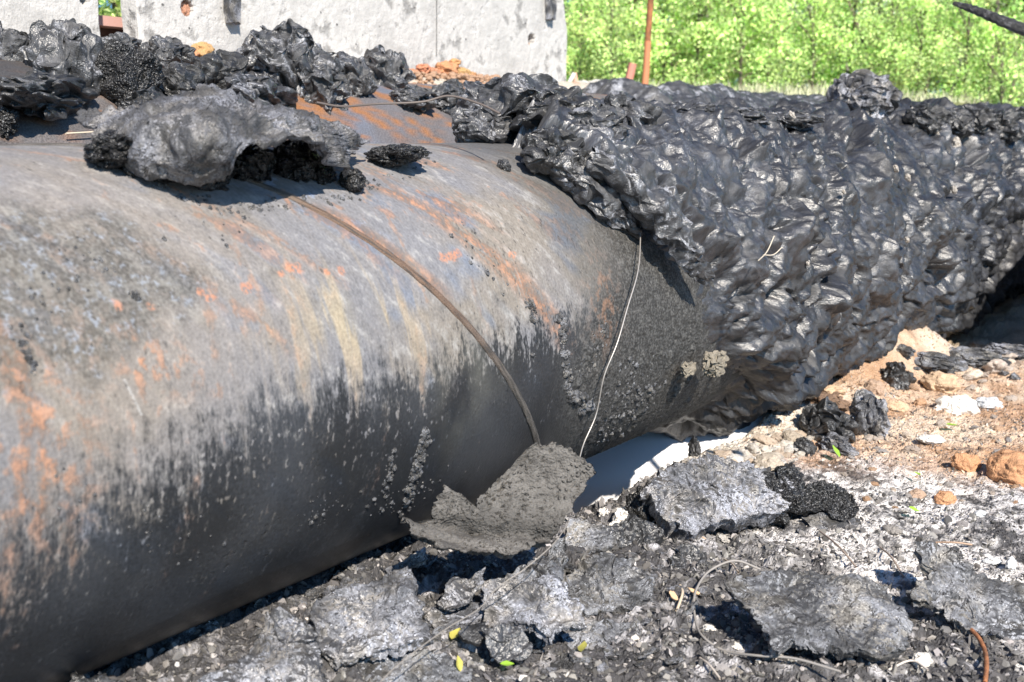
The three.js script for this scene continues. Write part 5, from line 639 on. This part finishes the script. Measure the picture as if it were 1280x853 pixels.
{ const p = [[1208, 796], [1220, 806], [1230, 822], [1233, 840], [1231, 862]].map(([x, y], i) => { const q = hit(x, y); q.y += 0.03 - 0.004 * i; return q; }); strap(p, 0.006, M.rust, 'rusty_rod', 'bent rusty rod coming out from under the dark right slab', 'rod'); }
strap([[948, 326, 0.82], [958, 316, 0.85], [968, 295, 0.88]].map((a) => onCyl(...a)), 0.0022, M.plain('pale_twig', 0.5, 0.45, 0.37), 'twig', 'pale forked twig stuck in the black jacket, long prong', 'twig', 16);
strap([[954, 319, 0.84], [968, 318, 0.85], [978, 309, 0.87]].map((a) => onCyl(...a)), 0.002, M.plain('pale_twig', 0.5, 0.45, 0.37), 'twig', 'pale twig crossing the forked one on the jacket, short prong', 'twig', 16);
{ const tw = (a, label, c = [0.3, 0.24, 0.2], r = 0.003) => strap(a.map(([x, y], i) => { const q = hit(x, y); q.y += 0.015 + 0.01 * (i % 2); return q; }), r, M.plain('twig', ...c), 'twig', label, 'twig', 24);
  tw([[905, 705], [915, 715], [923, 722]], 'short pale twig near the start of the grey cable', [0.5, 0.42, 0.34]); tw([[1100, 690], [1115, 708], [1130, 728]], 'dark twig on the ash above the largest slab'); tw([[1025, 670], [1050, 695], [1070, 715]], 'thin dark twig between the upturned crust and the largest slab'); tw([[1170, 684], [1195, 688], [1215, 687]], 'thin brown twig above the upturned corner', [0.4, 0.28, 0.2]); tw([[1110, 845], [1140, 838], [1160, 845]], 'pale curved twig below the white pebble', [0.55, 0.5, 0.45]); tw([[875, 830], [885, 842], [900, 856]], 'thin pale twig at the bottom edge left of the cable', [0.5, 0.45, 0.4]); tw([[846, 770], [853, 752], [850, 738]], 'pale wood splinter standing left of the cable loop', [0.6, 0.5, 0.38], 0.004); }
// ---------------------------------------------------------------- leaves and wood chips
{ const leafG = (() => { const g = new THREE.PlaneGeometry(1, 0.62, 8, 6), q = g.attributes.position; for (let i = 0; i < q.count; i++) { const x = q.getX(i), y = q.getY(i), w = Math.pow(Math.max(0, 1 - Math.abs(x * 2)), 0.62) * (1 - 0.5 * x); q.setXYZ(i, x, y * w, 0.25 * x * x + 0.35 * Math.abs(y) * w); } g.computeVertexNormals(); g.rotateX(-Math.PI / 2); return g; })();
  const green = new THREE.MeshPhysicalMaterial({ roughness: 0.6, transmission: 0.3, thickness: 0, side: THREE.DoubleSide }); green.color.setRGB(0.3, 0.52, 0.04); green.name = 'fresh_leaf'; const yellow = green.clone(); yellow.color.setRGB(0.6, 0.55, 0.12); yellow.name = 'yellow_leaf';
  [[1020, 548, 15, green, 'green leaf lying on the black layered block'], [1044, 575, 14, green, 'green leaf below the black layered block'], [1190, 542, 17, green, 'green leaf on the sand below the white flat stone'], [1146, 604, 11, green, 'green leaf above the brownish stone'], [1142, 650, 11, green, 'green leaf low on the orange sand'], [570, 810, 20, yellow, 'yellow-green leaf below the rolled lip'], [573, 847, 16, yellow, 'yellow leaf standing at the bottom edge'], [627, 829, 16, green, 'bright green leaf below the folded flake'], [729, 826, 17, yellow, 'yellow-green leaf standing right of the folded flake'], [634, 848, 14, green, 'green leaf at the bottom edge beside the yellow one']].forEach(([x, y, w, m, label], i) => { const p = hit(x, y), o = new THREE.Mesh(leafG, m), s = w * p.distanceTo(EYE) / FPX * 1.25; o.scale.setScalar(s); o.rotation.set(0.4 * Math.sin(i * 2.1) + 0.3, i * 1.3, i === 6 || i === 8 ? 1.0 : 0.2); o.position.copy(p).add(V(0, 0.035, 0)); put(o, 'fallen_leaf', label, 'leaf'); });
  const tan = M.plain('wood_chip', 0.6, 0.42, 0.26, 0.8); [[768, 736, 22, 'tan curled wood chip in the black pile'], [842, 757, 18, 'tan wood chip left of the cable loop'], [868, 752, 16, 'reddish wood chip at the cable loop'], [655, 664, 8, 'small yellowish chip inside the curled piece'], [880, 684, 8, 'small yellow chip in the dusty hollow'], [752, 672, 10, 'orange chip on the gritty slab']].forEach(([x, y, w, label], i) => { const p = hit(x, y), o = new THREE.Mesh(flakes[i % 5], tan), s = w * p.distanceTo(EYE) / FPX / 2; o.scale.set(s, s * 0.4, s * 0.5); o.rotation.set(0.3, i, 0.2); o.position.copy(p).add(V(0, 0.03, 0)); if (i !== 3) put(o, 'wood_chip', label, 'wood chip'); }); }

renderer.render(scene, camera);
